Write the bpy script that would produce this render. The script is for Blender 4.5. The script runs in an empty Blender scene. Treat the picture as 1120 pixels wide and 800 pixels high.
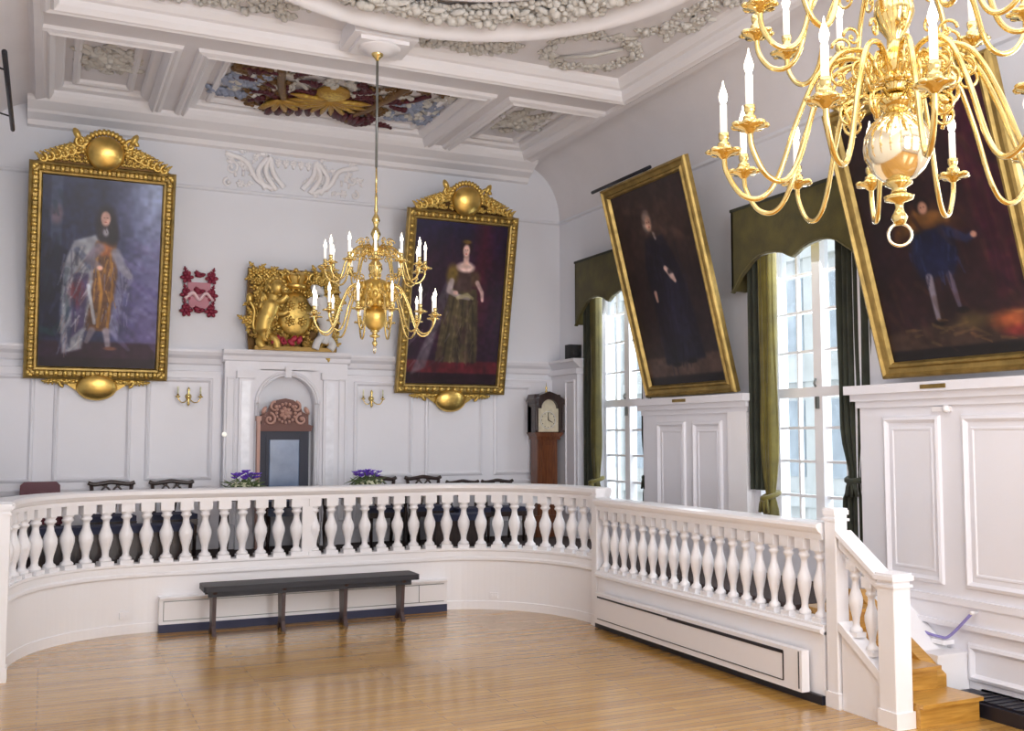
import bpy, math, random
import numpy as np
from mathutils import Vector, Matrix
PI = math.pi
rnd = random.Random(7)
scene = bpy.context.scene
col = scene.collection

# ------------------------------------------------------------------ materials
def new_mat(name, base=(.8, .8, .8), rough=.5, metal=0., bump=0., bscale=20., var=0., vscale=3., spec=.5, coat=0., sheen=0.):
    m = bpy.data.materials.new(name); m.use_nodes = True
    nt = m.node_tree; b = nt.nodes['Principled BSDF']
    b.inputs['Base Color'].default_value = (*base, 1)
    b.inputs['Roughness'].default_value = rough
    b.inputs['Metallic'].default_value = metal
    b.inputs['Specular IOR Level'].default_value = spec
    if coat: b.inputs['Coat Weight'].default_value = coat; b.inputs['Coat Roughness'].default_value = .12
    if sheen: b.inputs['Sheen Weight'].default_value = sheen
    if bump or var:
        tc = nt.nodes.new('ShaderNodeTexCoord')
    if bump:
        n = nt.nodes.new('ShaderNodeTexNoise'); n.inputs['Scale'].default_value = bscale; n.inputs['Detail'].default_value = 4
        bp = nt.nodes.new('ShaderNodeBump'); bp.inputs['Strength'].default_value = bump; bp.inputs['Distance'].default_value = .02
        nt.links.new(tc.outputs['Object'], n.inputs['Vector']); nt.links.new(n.outputs['Fac'], bp.inputs['Height'])
        nt.links.new(bp.outputs['Normal'], b.inputs['Normal'])
    if var:
        n2 = nt.nodes.new('ShaderNodeTexNoise'); n2.inputs['Scale'].default_value = vscale; n2.inputs['Detail'].default_value = 5
        r = nt.nodes.new('ShaderNodeValToRGB')
        r.color_ramp.elements[0].position = .3; r.color_ramp.elements[1].position = .7
        r.color_ramp.elements[0].color = (*[c * (1 - var) for c in base], 1)
        r.color_ramp.elements[1].color = (*[min(1, c * (1 + var)) for c in base], 1)
        nt.links.new(tc.outputs['Object'], n2.inputs['Vector']); nt.links.new(n2.outputs['Fac'], r.inputs['Fac'])
        nt.links.new(r.outputs['Color'], b.inputs['Base Color'])
    return m

def emis(name, colr, s, base=(.9, .9, .85)):
    m = new_mat(name, base); b = m.node_tree.nodes['Principled BSDF']
    b.inputs['Emission Color'].default_value = (*colr, 1); b.inputs['Emission Strength'].default_value = s
    return m

def wood_floor():
    m = bpy.data.materials.new('honey_floorboards'); m.use_nodes = True
    nt = m.node_tree; b = nt.nodes['Principled BSDF']; L = nt.links
    tc = nt.nodes.new('ShaderNodeTexCoord')
    br = nt.nodes.new('ShaderNodeTexBrick')
    br.inputs['Scale'].default_value = 1.; br.inputs['Brick Width'].default_value = 1.7; br.inputs['Row Height'].default_value = .085
    br.inputs['Mortar Size'].default_value = .0022; br.inputs['Mortar Smooth'].default_value = .3
    br.inputs['Color1'].default_value = (.54, .30, .075, 1); br.inputs['Color2'].default_value = (.41, .215, .05, 1)
    br.inputs['Mortar'].default_value = (.26, .135, .035, 1); br.offset = .37; br.squash = 1
    L.new(tc.outputs['Object'], br.inputs['Vector'])
    mp = nt.nodes.new('ShaderNodeMapping'); mp.inputs['Scale'].default_value = (1.2, 26, 1)
    n = nt.nodes.new('ShaderNodeTexNoise'); n.inputs['Scale'].default_value = 2; n.inputs['Detail'].default_value = 6
    L.new(tc.outputs['Object'], mp.inputs['Vector']); L.new(mp.outputs['Vector'], n.inputs['Vector'])
    mx = nt.nodes.new('ShaderNodeMix'); mx.data_type = 'RGBA'; mx.blend_type = 'OVERLAY'; mx.inputs['Factor'].default_value = .55
    L.new(br.outputs['Color'], mx.inputs['A']); L.new(n.outputs['Color'], mx.inputs['B'])
    hs = nt.nodes.new('ShaderNodeRGBToBW'); L.new(n.outputs['Color'], hs.inputs['Color'])
    L.new(hs.outputs['Val'], mx.inputs['B'])
    L.new(mx.outputs['Result'], b.inputs['Base Color'])
    rr = nt.nodes.new('ShaderNodeMapRange'); rr.inputs['To Min'].default_value = .13; rr.inputs['To Max'].default_value = .27
    L.new(n.outputs['Fac'], rr.inputs['Value']); L.new(rr.outputs['Result'], b.inputs['Roughness'])
    bp = nt.nodes.new('ShaderNodeBump'); bp.inputs['Strength'].default_value = .12; bp.inputs['Distance'].default_value = .004
    L.new(br.outputs['Fac'], bp.inputs['Height']); bp.invert = True
    L.new(bp.outputs['Normal'], b.inputs['Normal'])
    b.inputs['Coat Weight'].default_value = .5; b.inputs['Coat Roughness'].default_value = .16
    return m

def grain(name, c1, c2, rough=.35, axis=2, scale=4, coat=.2):
    m = bpy.data.materials.new(name); m.use_nodes = True
    nt = m.node_tree; b = nt.nodes['Principled BSDF']; L = nt.links
    tc = nt.nodes.new('ShaderNodeTexCoord'); mp = nt.nodes.new('ShaderNodeMapping')
    s = [14, 14, 14]; s[axis] = 1.2; mp.inputs['Scale'].default_value = s
    n = nt.nodes.new('ShaderNodeTexNoise'); n.inputs['Scale'].default_value = scale; n.inputs['Detail'].default_value = 5
    r = nt.nodes.new('ShaderNodeValToRGB'); r.color_ramp.elements[0].position = .3; r.color_ramp.elements[1].position = .7
    r.color_ramp.elements[0].color = (*c1, 1); r.color_ramp.elements[1].color = (*c2, 1)
    L.new(tc.outputs['Object'], mp.inputs['Vector']); L.new(mp.outputs['Vector'], n.inputs['Vector'])
    L.new(n.outputs['Fac'], r.inputs['Fac']); L.new(r.outputs['Color'], b.inputs['Base Color'])
    b.inputs['Roughness'].default_value = rough; b.inputs['Coat Weight'].default_value = coat
    return m

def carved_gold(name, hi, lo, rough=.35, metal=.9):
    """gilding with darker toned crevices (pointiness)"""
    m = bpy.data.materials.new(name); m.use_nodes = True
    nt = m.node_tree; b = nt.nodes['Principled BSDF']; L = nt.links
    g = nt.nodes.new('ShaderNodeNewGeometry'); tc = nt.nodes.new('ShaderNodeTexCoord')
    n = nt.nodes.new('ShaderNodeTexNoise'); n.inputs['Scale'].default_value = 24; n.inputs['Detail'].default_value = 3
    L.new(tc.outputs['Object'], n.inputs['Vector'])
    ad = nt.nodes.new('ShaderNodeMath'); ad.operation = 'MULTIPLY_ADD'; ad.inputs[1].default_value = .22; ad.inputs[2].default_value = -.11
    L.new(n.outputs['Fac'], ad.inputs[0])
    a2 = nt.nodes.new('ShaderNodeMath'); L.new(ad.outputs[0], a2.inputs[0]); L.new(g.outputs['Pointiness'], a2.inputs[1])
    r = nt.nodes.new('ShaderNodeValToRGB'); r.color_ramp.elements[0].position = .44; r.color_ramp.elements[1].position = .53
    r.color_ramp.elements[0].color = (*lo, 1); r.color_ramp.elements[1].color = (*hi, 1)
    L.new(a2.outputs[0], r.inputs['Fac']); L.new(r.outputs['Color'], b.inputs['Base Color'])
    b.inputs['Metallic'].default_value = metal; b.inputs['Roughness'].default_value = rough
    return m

def vcol_mat(name, rough=.35):
    m = bpy.data.materials.new(name); m.use_nodes = True
    nt = m.node_tree; b = nt.nodes['Principled BSDF']
    a = nt.nodes.new('ShaderNodeVertexColor'); a.layer_name = 'Col'
    nt.links.new(a.outputs['Color'], b.inputs['Base Color']); b.inputs['Roughness'].default_value = rough
    b.inputs['Specular IOR Level'].default_value = .4
    return m

def glass_mat():
    m = bpy.data.materials.new('window_glass'); m.use_nodes = True
    nt = m.node_tree; nt.nodes.remove(nt.nodes['Principled BSDF']); L = nt.links
    out = nt.nodes['Material Output']; t = nt.nodes.new('ShaderNodeBsdfTransparent'); g = nt.nodes.new('ShaderNodeBsdfGlossy')
    t.inputs['Color'].default_value = (.93, .96, .97, 1); g.inputs['Roughness'].default_value = .03
    mx = nt.nodes.new('ShaderNodeMixShader'); mx.inputs['Fac'].default_value = .06
    L.new(t.outputs[0], mx.inputs[1]); L.new(g.outputs[0], mx.inputs[2]); L.new(mx.outputs[0], out.inputs['Surface'])
    return m

M = dict(
    plaster=new_mat('cool_white_wall_paint', (.80, .81, .86), .55, bump=.05, bscale=60, var=.015, vscale=1.2),
    panel=new_mat('white_panel_paint', (.82, .815, .86), .38, bump=.03, bscale=30, var=.015, vscale=2),
    ceil=new_mat('ceiling_plaster', (.78, .755, .77), .7, bump=.08, bscale=25, var=.03, vscale=2),
    mould=new_mat('ceiling_moulding_plaster', (.84, .82, .835), .6, bump=.04, bscale=30),
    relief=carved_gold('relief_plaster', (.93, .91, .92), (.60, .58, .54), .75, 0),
    white=new_mat('gloss_white_paint', (.90, .885, .90), .28, bump=.02, bscale=20, coat=.2),
    floor=wood_floor(),
    stair=grain('stair_oak', (.42, .20, .03), (.62, .34, .07), .3, 0),
    black=new_mat('black_skirting', (.012, .012, .02), .4),
    navy=new_mat('navy_cloth', (.035, .04, .085), .7, bump=.1, bscale=80),
    carpet=new_mat('dark_dais_carpet', (.055, .036, .034), .95, bump=.2, bscale=120),
    benchleg=grain('rosy_brown_bench_wood', (.045, .028, .030), (.09, .055, .055), .4, 2),
    bench=grain('dark_bench_wood', (.008, .008, .013), (.022, .021, .030), .5, 0, 4, 0),
    dark=grain('dark_mahogany', (.02, .012, .012), (.055, .03, .025), .3, 2),
    oak=grain('walnut_case', (.09, .025, .01), (.21, .07, .025), .3, 2),
    thronewood=carved_gold('carved_rosy_oak', (.55, .32, .26), (.16, .06, .045), .5, 0),
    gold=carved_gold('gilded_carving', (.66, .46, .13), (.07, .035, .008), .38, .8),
    goldsm=new_mat('smooth_gilding', (.74, .50, .14), .30, .9, bump=.06, bscale=14, var=.25, vscale=7),
    frame=new_mat('gilded_frame', (.34, .235, .075), .42, .75, bump=.12, bscale=50, var=.3, vscale=9),
    brass=new_mat('polished_brass', (.76, .58, .23), .10, 1., var=.1, vscale=8),
    paleb=new_mat('pale_polished_brass', (.93, .82, .58), .12, 1.),
    candle=emis('lit_candle_tube', (1, .93, .80), .55, (.95, .93, .88)),
    bulb=emis('flame_bulb', (1, .90, .70), 7),
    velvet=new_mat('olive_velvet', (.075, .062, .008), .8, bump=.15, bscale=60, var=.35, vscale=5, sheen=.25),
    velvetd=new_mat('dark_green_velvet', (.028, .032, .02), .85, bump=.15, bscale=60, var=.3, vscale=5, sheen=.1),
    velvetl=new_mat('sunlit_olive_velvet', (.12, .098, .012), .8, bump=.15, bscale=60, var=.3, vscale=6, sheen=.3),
    glass=glass_mat(),
    steel=new_mat('dull_steel', (.20, .21, .20), .4, .7),
    dial=new_mat('cream_clock_dial', (.72, .66, .50), .4, var=.1, vscale=20),
    maroon=new_mat('maroon_leather', (.10, .012, .025), .4, bump=.08, bscale=70),
    bluehide=new_mat('blue_leather', (.17, .23, .36), .2, bump=.05, bscale=60, coat=.6, var=.3, vscale=2.5),
    navyframe=new_mat('navy_black_frame', (.012, .014, .035), .5),
    red=carved_gold('crimson_paint', (.42, .03, .06), (.07, .005, .012), .5, 0),
    deepred=carved_gold('deep_maroon_paint', (.25, .02, .05), (.03, .003, .01), .5, 0),
    pink=carved_gold('pale_pink_paint', (.85, .62, .66), (.5, .2, .25), .5, 0),
    blue=carved_gold('slate_blue_paint', (.60, .66, .80), (.30, .34, .45), .6, 0),
    ochre=carved_gold('ochre_gold_paint', (.55, .36, .07), (.16, .08, .02), .5, .1),
    yellow=carved_gold('yellow_gold_paint', (.80, .60, .10), (.40, .22, .03), .45, .1),
    brown=carved_gold('brown_gold_paint', (.42, .26, .06), (.07, .03, .01), .5, .2),
    silver=carved_gold('grey_white_paint', (.72, .72, .72), (.25, .25, .25), .5, 0),
    purple=new_mat('violet_petals', (.16, .06, .55), .6, var=.4, vscale=30),
    leaf=new_mat('green_leaves', (.10, .15, .05), .6, var=.4, vscale=20),
    cream=new_mat('cream_petals', (.75, .74, .52), .6, var=.2, vscale=30),
    lilac=new_mat('lilac_rope', (.30, .26, .60), .6, bump=.3, bscale=90),
    speaker=new_mat('black_speaker_plastic', (.01, .01, .012), .6, bump=.1, bscale=150),
    stone=new_mat('pale_stone_facade', (.62, .63, .62), .9, bump=.1, bscale=6, var=.12, vscale=1.2),
    slate=new_mat('grey_blue_window_bays', (.40, .45, .50), .5, var=.2, vscale=2),
    ground=new_mat('pale_paving', (.55, .55, .53), .9, var=.1),
    canvas=vcol_mat('painted_canvas'),
)

# ------------------------------------------------------------------ mesh builder
class MB:
    def __init__(s): s.v = []; s.f = []; s.sm = []; s.tf = None
    def add(s, vs, fs, smooth=False):
        o = len(s.v)
        if s.tf: vs = [s.tf(*v) for v in vs]
        s.v += [tuple(v) for v in vs]; s.f += [tuple(i + o for i in f) for f in fs]; s.sm += [smooth] * len(fs)
        return s
    def box(s, x0, x1, y0, y1, z0, z1, bev=0):
        if bev:
            b = min(bev, abs(x1 - x0) / 3, abs(y1 - y0) / 3)
            return s.prism([(x0 + b, y0), (x1 - b, y0), (x1, y0 + b), (x1, y1 - b), (x1 - b, y1), (x0 + b, y1), (x0, y1 - b), (x0, y0 + b)], z0, z1)
        vs = [(x0, y0, z0), (x1, y0, z0), (x1, y1, z0), (x0, y1, z0), (x0, y0, z1), (x1, y0, z1), (x1, y1, z1), (x0, y1, z1)]
        return s.add(vs, [(0, 3, 2, 1), (4, 5, 6, 7), (0, 1, 5, 4), (1, 2, 6, 5), (2, 3, 7, 6), (3, 0, 4, 7)])
    def prism(s, poly, a, b, ax='z'):
        n = len(poly)
        def P(p, t):
            return {'z': (p[0], p[1], t), 'y': (p[0], t, p[1]), 'x': (t, p[0], p[1])}[ax]
        vs = [P(p, a) for p in poly] + [P(p, b) for p in poly]
        fs = [tuple(range(n))[::-1], tuple(range(n, 2 * n))] + [(i, (i + 1) % n, (i + 1) % n + n, i + n) for i in range(n)]
        return s.add(vs, fs)
    def tube(s, pts, r, seg=8, closed=False, flat=1.0):
        pts = [Vector(p) for p in pts]; n = len(pts)
        if not hasattr(r, '__len__'): r = [r] * n
        vs = []; fs = []; up = None
        for i, p in enumerate(pts):
            a = pts[(i - 1) % n] if (closed or i > 0) else p
            b = pts[(i + 1) % n] if (closed or i < n - 1) else p
            t = (b - a); t = t.normalized() if t.length > 1e-9 else Vector((0, 0, 1))
            if up is None:
                up = t.orthogonal().normalized()
            up = (up - t * up.dot(t)); up = up.normalized() if up.length > 1e-6 else t.orthogonal().normalized()
            w = t.cross(up)
            for k in range(seg):
                an = 2 * PI * k / seg
                vs.append(p + (up * math.cos(an) + w * math.sin(an) * flat) * r[i])
        m = n if closed else n - 1
        for i in range(m):
            for k in range(seg):
                j = (i + 1) % n; k2 = (k + 1) % seg
                fs.append((i * seg + k, i * seg + k2, j * seg + k2, j * seg + k))
        if not closed:
            fs.append(tuple(range(seg))[::-1]); fs.append(tuple((n - 1) * seg + k for k in range(seg)))
        return s.add(vs, fs, True)
    def lathe(s, prof, c=(0, 0, 0), seg=16, axis='z', smooth=True, sq=False):
        vs = []; fs = []; n = len(prof)
        for r, h in prof:
            for k in range(seg):
                an = 2 * PI * (k + (.5 if sq else 0)) / seg
                x, y = r * math.cos(an), r * math.sin(an)
                if axis == 'z': vs.append((c[0] + x, c[1] + y, c[2] + h))
                elif axis == 'y': vs.append((c[0] + x, c[1] + h, c[2] + y))
                else: vs.append((c[0] + h, c[1] + x, c[2] + y))
        for i in range(n - 1):
            for k in range(seg):
                k2 = (k + 1) % seg
                fs.append((i * seg + k, i * seg + k2, (i + 1) * seg + k2, (i + 1) * seg + k))
        fs.append(tuple(range(seg))[::-1]); fs.append(tuple((n - 1) * seg + k for k in range(seg)))
        return s.add(vs, fs, smooth)
    def blob(s, c, r, rot=None, seg=8, rings=5):
        if not hasattr(r, '__len__'): r = (r, r, r)
        R = rot or Matrix.Identity(3); c = Vector(c)
        vs = [c + R @ Vector((0, 0, -r[2]))]
        for i in range(1, rings):
            ph = -PI / 2 + PI * i / rings
            for k in range(seg):
                a = 2 * PI * k / seg
                vs.append(c + R @ Vector((r[0] * math.cos(ph) * math.cos(a), r[1] * math.cos(ph) * math.sin(a), r[2] * math.sin(ph))))
        vs.append(c + R @ Vector((0, 0, r[2])))
        fs = [(0, 1 + (k + 1) % seg, 1 + k) for k in range(seg)]
        for i in range(rings - 2):
            o = 1 + i * seg
            fs += [(o + k, o + (k + 1) % seg, o + seg + (k + 1) % seg, o + seg + k) for k in range(seg)]
        o = 1 + (rings - 2) * seg; t = len(vs) - 1
        fs += [(o + k, o + (k + 1) % seg, t) for k in range(seg)]
        return s.add(vs, fs, True)
    def rect_sweep(s, u0, u1, v0, v1, prof):
        """mitred frame: prof = [(inset, height)], in local (u, -height, v)"""
        vs = []; n = len(prof)
        for d, w in prof:
            vs += [(u0 + d, -w, v0 + d), (u1 - d, -w, v0 + d), (u1 - d, -w, v1 - d), (u0 + d, -w, v1 - d)]
        fs = []
        for i in range(n - 1):
            for k in range(4):
                k2 = (k + 1) % 4
                fs.append((i * 4 + k, i * 4 + k2, (i + 1) * 4 + k2, (i + 1) * 4 + k))
        return s.add(vs, fs)
    def build(s, name, mat, parent=None, loc=None):
        me = bpy.data.meshes.new(name); me.from_pydata(s.v, [], s.f)
        me.polygons.foreach_set('use_smooth', s.sm); me.materials.append(mat); me.update()
        o = bpy.data.objects.new(name, me); col.objects.link(o)
        if parent: o.parent = parent
        if loc: o.location = loc
        return o

def tag(o, label=None, cat=None, group=None, kind=None):
    if label: o['label'] = label
    if cat: o['category'] = cat
    if group: o['group'] = group
    if kind: o['kind'] = kind
    return o
def empty(name, loc, label, cat, group=None, rot=(0, 0, 0)):
    o = bpy.data.objects.new(name, None); col.objects.link(o); o.location = loc; o.rotation_euler = rot
    o.empty_display_size = .1
    return tag(o, label, cat, group)
def struct(name, mb, mat, parent=None):
    o = mb.build(name, mat, parent)
    if not parent: o['kind'] = 'structure'
    return o
def copy_tree(o, parent=None):
    c = o.copy(); col.objects.link(c)
    if parent: c.parent = parent
    for ch in list(o.children): copy_tree(ch, c)
    return c
def bez(pts, n=24):
    """Catmull-Rom through pts"""
    P = [Vector(p) for p in pts]; P = [P[0] * 2 - P[1]] + P + [P[-1] * 2 - P[-2]]; out = []
    m = len(P) - 3
    for i in range(m):
        k = max(2, n // m)
        for j in range(k):
            t = j / k; a, b, c, d = P[i:i + 4]
            out.append(.5 * ((2 * b) + (c - a) * t + (2 * a - 5 * b + 4 * c - d) * t * t + (-a + 3 * b - 3 * c + d) * t ** 3))
    out.append(P[-2]); return out

# relief ornaments in a local frame: x right, z up, -y out of the wall
def scroll(mb, x, z, r, a0, turns, d=1, th=.02, y=0., seg=6):
    pts = []; rs = []; n = int(14 * abs(turns)) + 4
    for i in range(n):
        t = i / (n - 1); rr = r * (1 - .82 * t); a = a0 + d * 2 * PI * turns * t
        pts.append((x + rr * math.cos(a), y - th * .5, z + rr * math.sin(a))); rs.append(th * (1 - .45 * t))
    mb.tube(pts, rs, seg)
    mb.blob((x, y - th, z), th * 1.15, seg=6, rings=4)
def leafr(mb, x, z, ang, L, W, y=0., th=None):
    th = th or W * .5
    R = Matrix.Rotation(-ang, 3, 'Y')
    mb.blob((x + math.cos(ang) * L / 2, y - th * .3, z + math.sin(ang) * L / 2), (L / 2, th, W / 2), R, 6, 5)
def rosette(mb, x, z, r, y=0., n=6):
    for k in range(n):
        a = 2 * PI * k / n + r * 50
        leafr(mb, x + math.cos(a) * r * .15, z + math.sin(a) * r * .15, a, r * .85, r * .6, y)
    mb.blob((x, y - r * .3, z), r * .32, seg=6, rings=4)
def acanthus(mb, x, z, ang, L, y=0., n=5, s=1):
    """a curling leaf made of a spine with side lobes"""
    for i in range(n):
        t = i / n; a = ang + s * t * 1.1
        px = x + math.cos(ang + s * t * .5) * L * t; pz = z + math.sin(ang + s * t * .5) * L * t
        w = L * .34 * (1 - t * .6)
        leafr(mb, px, pz, a, L * .42, w, y); leafr(mb, px, pz, a + .9, w * 1.3, w * .6, y); leafr(mb, px, pz, a - .9, w * 1.3, w * .6, y)

# ------------------------------------------------------------------ dimensions (metres)
XL, XR, YB, YF = -.85, 6.85, 13.1, -4.0
ZC = 6.1            # ceiling beam soffit
ZD = .70            # dais
XM = 3.0

# ------------------------------------------------------------------ setting: floor and walls
mb = MB(); mb.add([(XL - .3, YF, 0), (XR + .1, YF, 0), (XR + .1, 11.75, 0), (XL - .3, 11.75, 0)], [(0, 1, 2, 3)])
mb.add([(XL - .3, YF, -.1), (XR + .1, YF, -.1), (XR + .1, 11.75, -.1), (XL - .3, 11.75, -.1)], [(3, 2, 1, 0)])
struct('floor', mb, M['floor'])

# apse plan line
def apse(n=140):
    P = []
    cxL, cxR, y0, y1 = 1.2, 4.2, 9.95, 11.62
    m = n // 3
    def se(t, rx, e):   # superellipse quarter, t 0..1 from end (y0) to flat
        a = t * PI / 2
        return rx * math.cos(a) ** (2 / e), (y1 - y0) * math.sin(a) ** (2 / e)
    for i in range(m):
        x, y = se(i / m, 1.5, 2.35); P.append((cxL - x, y0 + y))
    for i in range(m): P.append((cxL + (cxR - cxL) * i / m, y1))
    for i in range(m + 1):
        x, y = se(1 - i / m, 1.47, 2.1); P.append((cxR + x, y0 + y))
    return P
AP = apse()
def arclen(P):
    L = [0]
    for a, b in zip(P, P[1:]): L.append(L[-1] + math.dist(a, b))
    return L
AL = arclen(AP)
def at_arc(s):
    s = max(0, min(AL[-1], s))
    for i in range(len(AL) - 1):
        if AL[i + 1] >= s: break
    t = (s - AL[i]) / max(1e-9, AL[i + 1] - AL[i]); a, b = AP[i], AP[i + 1]
    d = (Vector((b[0] - a[0], b[1] - a[1]))).normalized()
    return a[0] + (b[0] - a[0]) * t, a[1] + (b[1] - a[1]) * t, d
def resample(n):
    return [at_arc(AL[-1] * i / (n - 1)) for i in range(n)]
RS = resample(121)
def offs(e, d):  # offset towards the dais (outwards) by d
    x, y, t = e; return x - t.y * d, y + t.x * d
def curved(mb, prof, smooth=True):
    """sweep closed profile [(offset, z)] along the apse line"""
    n = len(prof); vs = []; fs = []
    for e in RS:
        for d, z in prof:
            x, y = offs(e, d); vs.append((x, y, z))
    for i in range(len(RS) - 1):
        for k in range(n):
            k2 = (k + 1) % n
            fs.append((i * n + k, i * n + k2, (i + 1) * n + k2, (i + 1) * n + k))
    fs.append(tuple(range(n))); fs.append(tuple((len(RS) - 1) * n + k for k in range(n))[::-1])
    mb.add(vs, fs, False)

# dais floor: area between screen and back wall, plus right strip behind the side railing
mb = MB()
poly = [offs(e, .08) for e in RS]
poly2 = [(XL, 9.95)] + poly[2:-2] + [(5.72, 9.9), (5.72, 6.72), (6.85, 6.72), (6.85, YB), (XL, YB)]
mb.prism(poly2, .55, ZD)
struct('dais_floor', mb, M['carpet'])

# back wall
mb = MB(); mb.box(XL - .3, XR + .35, YB, YB + .3, 0, 6.5); struct('wall_back', mb, M['plaster'])

# right wall with window openings (y0,y1)
WIN = [(10.78, 12.12), (7.12, 8.5), (3.4, 4.8), (-.4, 1.0)]
ZS, ZT = 1.12, 4.35
mb = MB()
ys = [YF] + sorted([a for w in WIN for a in w]) + [YB + .3]
for i in range(0, len(ys), 2): mb.box(XR, XR + .35, ys[i], ys[i + 1], 0, 6.4)
for a, b in WIN:
    mb.box(XR, XR + .35, a, b, 0, ZS); mb.box(XR, XR + .35, a, b, ZT, 6.4)
struct('wall_right', mb, M['plaster'])
mb = MB(); mb.box(XL - .3, XL, YF, YB, 0, 6.4); struct('wall_left', mb, M['plaster'])
# front wall far behind the camera with tall openings for daylight
mb = MB(); mb.box(XL - .3, XR + .35, YF - .3, YF, 5.2, 6.4); mb.box(XL - .3, XR + .35, YF - .3, YF, -.1, 1.0)
for a, b in ((XL - .3, .1), (2.2, 3.8), (5.9, XR + .35)): mb.box(a, b, YF - .3, YF, 1.0, 5.2)
struct('wall_front', mb, M['plaster'])

# coves (left and right)
def cove(side):
    mb = MB(); xw = XR if side > 0 else XL; pr = []
    for i in range(11):
        t = i / 10
        a = t * PI / 2
        pr.append((xw - side * .66 * (1 - math.cos(a)), 5.30 + .80 * math.sin(a)))
    vs = []; fs = []
    for y in (YF, YB): vs += [(x, y, z) for x, z in pr]
    n = len(pr)
    for i in range(n - 1): fs.append((i, i + 1, n + i + 1, n + i))
    mb.add(vs, fs, True)
    return mb
struct('trim_1', cove(1), M['ceil']); struct('trim_2', cove(-1), M['ceil'])

# ceiling: slab with beams, coffers and central field
XCL, XCR = -.19, 6.19
mb = MB(); mb.box(XL - .2, XR + .2, YF, YB + .1, 6.24, 6.5)
co = [(-.08, 1.06), (1.42, 4.58), (4.94, 6.08)]; CY = (10.62, 12.72)
FY = (4.0, 9.95)
def solid(x0, x1, y0, y1): mb.box(x0, x1, y0, y1, ZC, 6.26)
solid(XCL, XCR, 12.72, YB); solid(XCL, XCR, FY[1], CY[0])
xs = [XCL, co[0][0], co[0][1], co[1][0], co[1][1], co[2][0], co[2][1], XCR]
for i in range(0, 8, 2): solid(xs[i], xs[i + 1], CY[0], CY[1])
solid(XCL, -.05, FY[0], FY[1]); solid(6.05, XCR, FY[0], FY[1]); solid(XCL, XCR, YF, FY[0])
struct('ceiling', mb, M['ceil'])
def ceilframe(x0, x1, y0, y1, prof, mb):
    """prof: (inset, drop below ZC)"""
    old = mb.tf; mb.tf = lambda u, w, v: (u, v, ZC + w)
    mb.rect_sweep(x0, x1, y0, y1, prof); mb.tf = old
mb = MB()
PR = [(-.11, 0), (-.10, .035), (-.06, .05), (-.03, .035), (0, .06), (.03, .02), (.05, -.02), (.05, -.05), (.09, -.06), (.13, -.07), (.15, -.10), (.15, -.15)]
for a, b in co: ceilframe(a, b, CY[0], CY[1], PR, mb)
for a, b in co: ceilframe(a + .26, b - .26, CY[0] + .24, CY[1] - .24, [(-.03, -.14), (-.02, -.10), (.02, -.09), (.05, -.11), (.06, -.14)], mb)
struct('trim_3', mb, M['mould'])
mb = MB()
PR2 = [(-.13, 0), (-.12, .05), (-.07, .075), (-.03, .05), (0, .07), (.04, .02), (.05, -.04), (.1, -.05), (.15, -.10), (.17, -.15)]
ceilframe(-.05, 6.05, FY[0], FY[1], PR2, mb)
struct('trim_4', mb, M['mould'])
# straight border mouldings beside the cove
mb = MB()
for sx, s in ((6.19, 1), (-.19, -1)):
    mb.prism([(sx - s * .05, 6.1), (sx - s * .04, 6.05), (sx + s * .03, 6.03), (sx + s * .06, 6.08), (sx + s * .1, 6.1)], YF, YB - .3, 'y')
struct('trim_5', mb, M['ceil'])
# circle moulding of the central field
def ring_sweep(mb, cx, cy, R, prof, n=120, ex=1.0, a0=0, a1=2 * PI):
    vs = []; fs = []; k = len(prof)
    for i in range(n + 1):
        a = a0 + (a1 - a0) * i / n
        for d, z in prof: vs.append((cx + (R + d) * math.cos(a), cy + (R + d) * ex * math.sin(a), z))
    for i in range(n):
        for j in range(k - 1): fs.append((i * k + j, i * k + j + 1, (i + 1) * k + j + 1, (i + 1) * k + j))
    mb.add(vs, fs, True)
RC = (3.0, 7.0); RR = 2.2
mb = MB(); ring_sweep(mb, *RC, RR, [(-.13, 6.25), (-.12, 6.17), (-.08, 6.14), (-.07, 6.09), (-.03, 6.07), (0, 6.05), (.04, 6.07), (.06, 6.12), (.11, 6.13), (.12, 6.19), (.16, 6.21), (.16, 6.25)])
ring_sweep(mb, *RC, 1.5, [(-.08, 6.25), (-.06, 6.17), (0, 6.15), (.05, 6.18), (.07, 6.25)])
struct('trim_6', mb, M['mould'])

# cornice on the back wall
def cornice_prof(): return [(YB, 5.80), (YB - .05, 5.82), (YB - .07, 5.88), (YB - .20, 5.93), (YB - .22, 5.96), (YB - .30, 6.0), (YB - .36, 6.03), (YB - .38, 6.06), (YB - .38, 6.1), (YB, 6.1)]
mb = MB(); mb.prism(cornice_prof(), XCL - .12, XCR + .12, 'x'); struct('trim_7', mb, M['mould'])
# string course z 5.3
mb = MB(); mb.prism([(YB, 5.235), (YB - .03, 5.25), (YB - .035, 5.275), (YB, 5.29)], XL, XR, 'x')
mb.prism([(XR, 5.235), (XR - .03, 5.25), (XR - .03, 5.275), (XR, 5.29)], YF, YB, 'y')
mb.prism([(XL, 5.235), (XL + .03, 5.25), (XL + .03, 5.275), (XL, 5.29)], YF, YB, 'y')
struct('trim_8', mb, M['plaster'])

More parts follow.
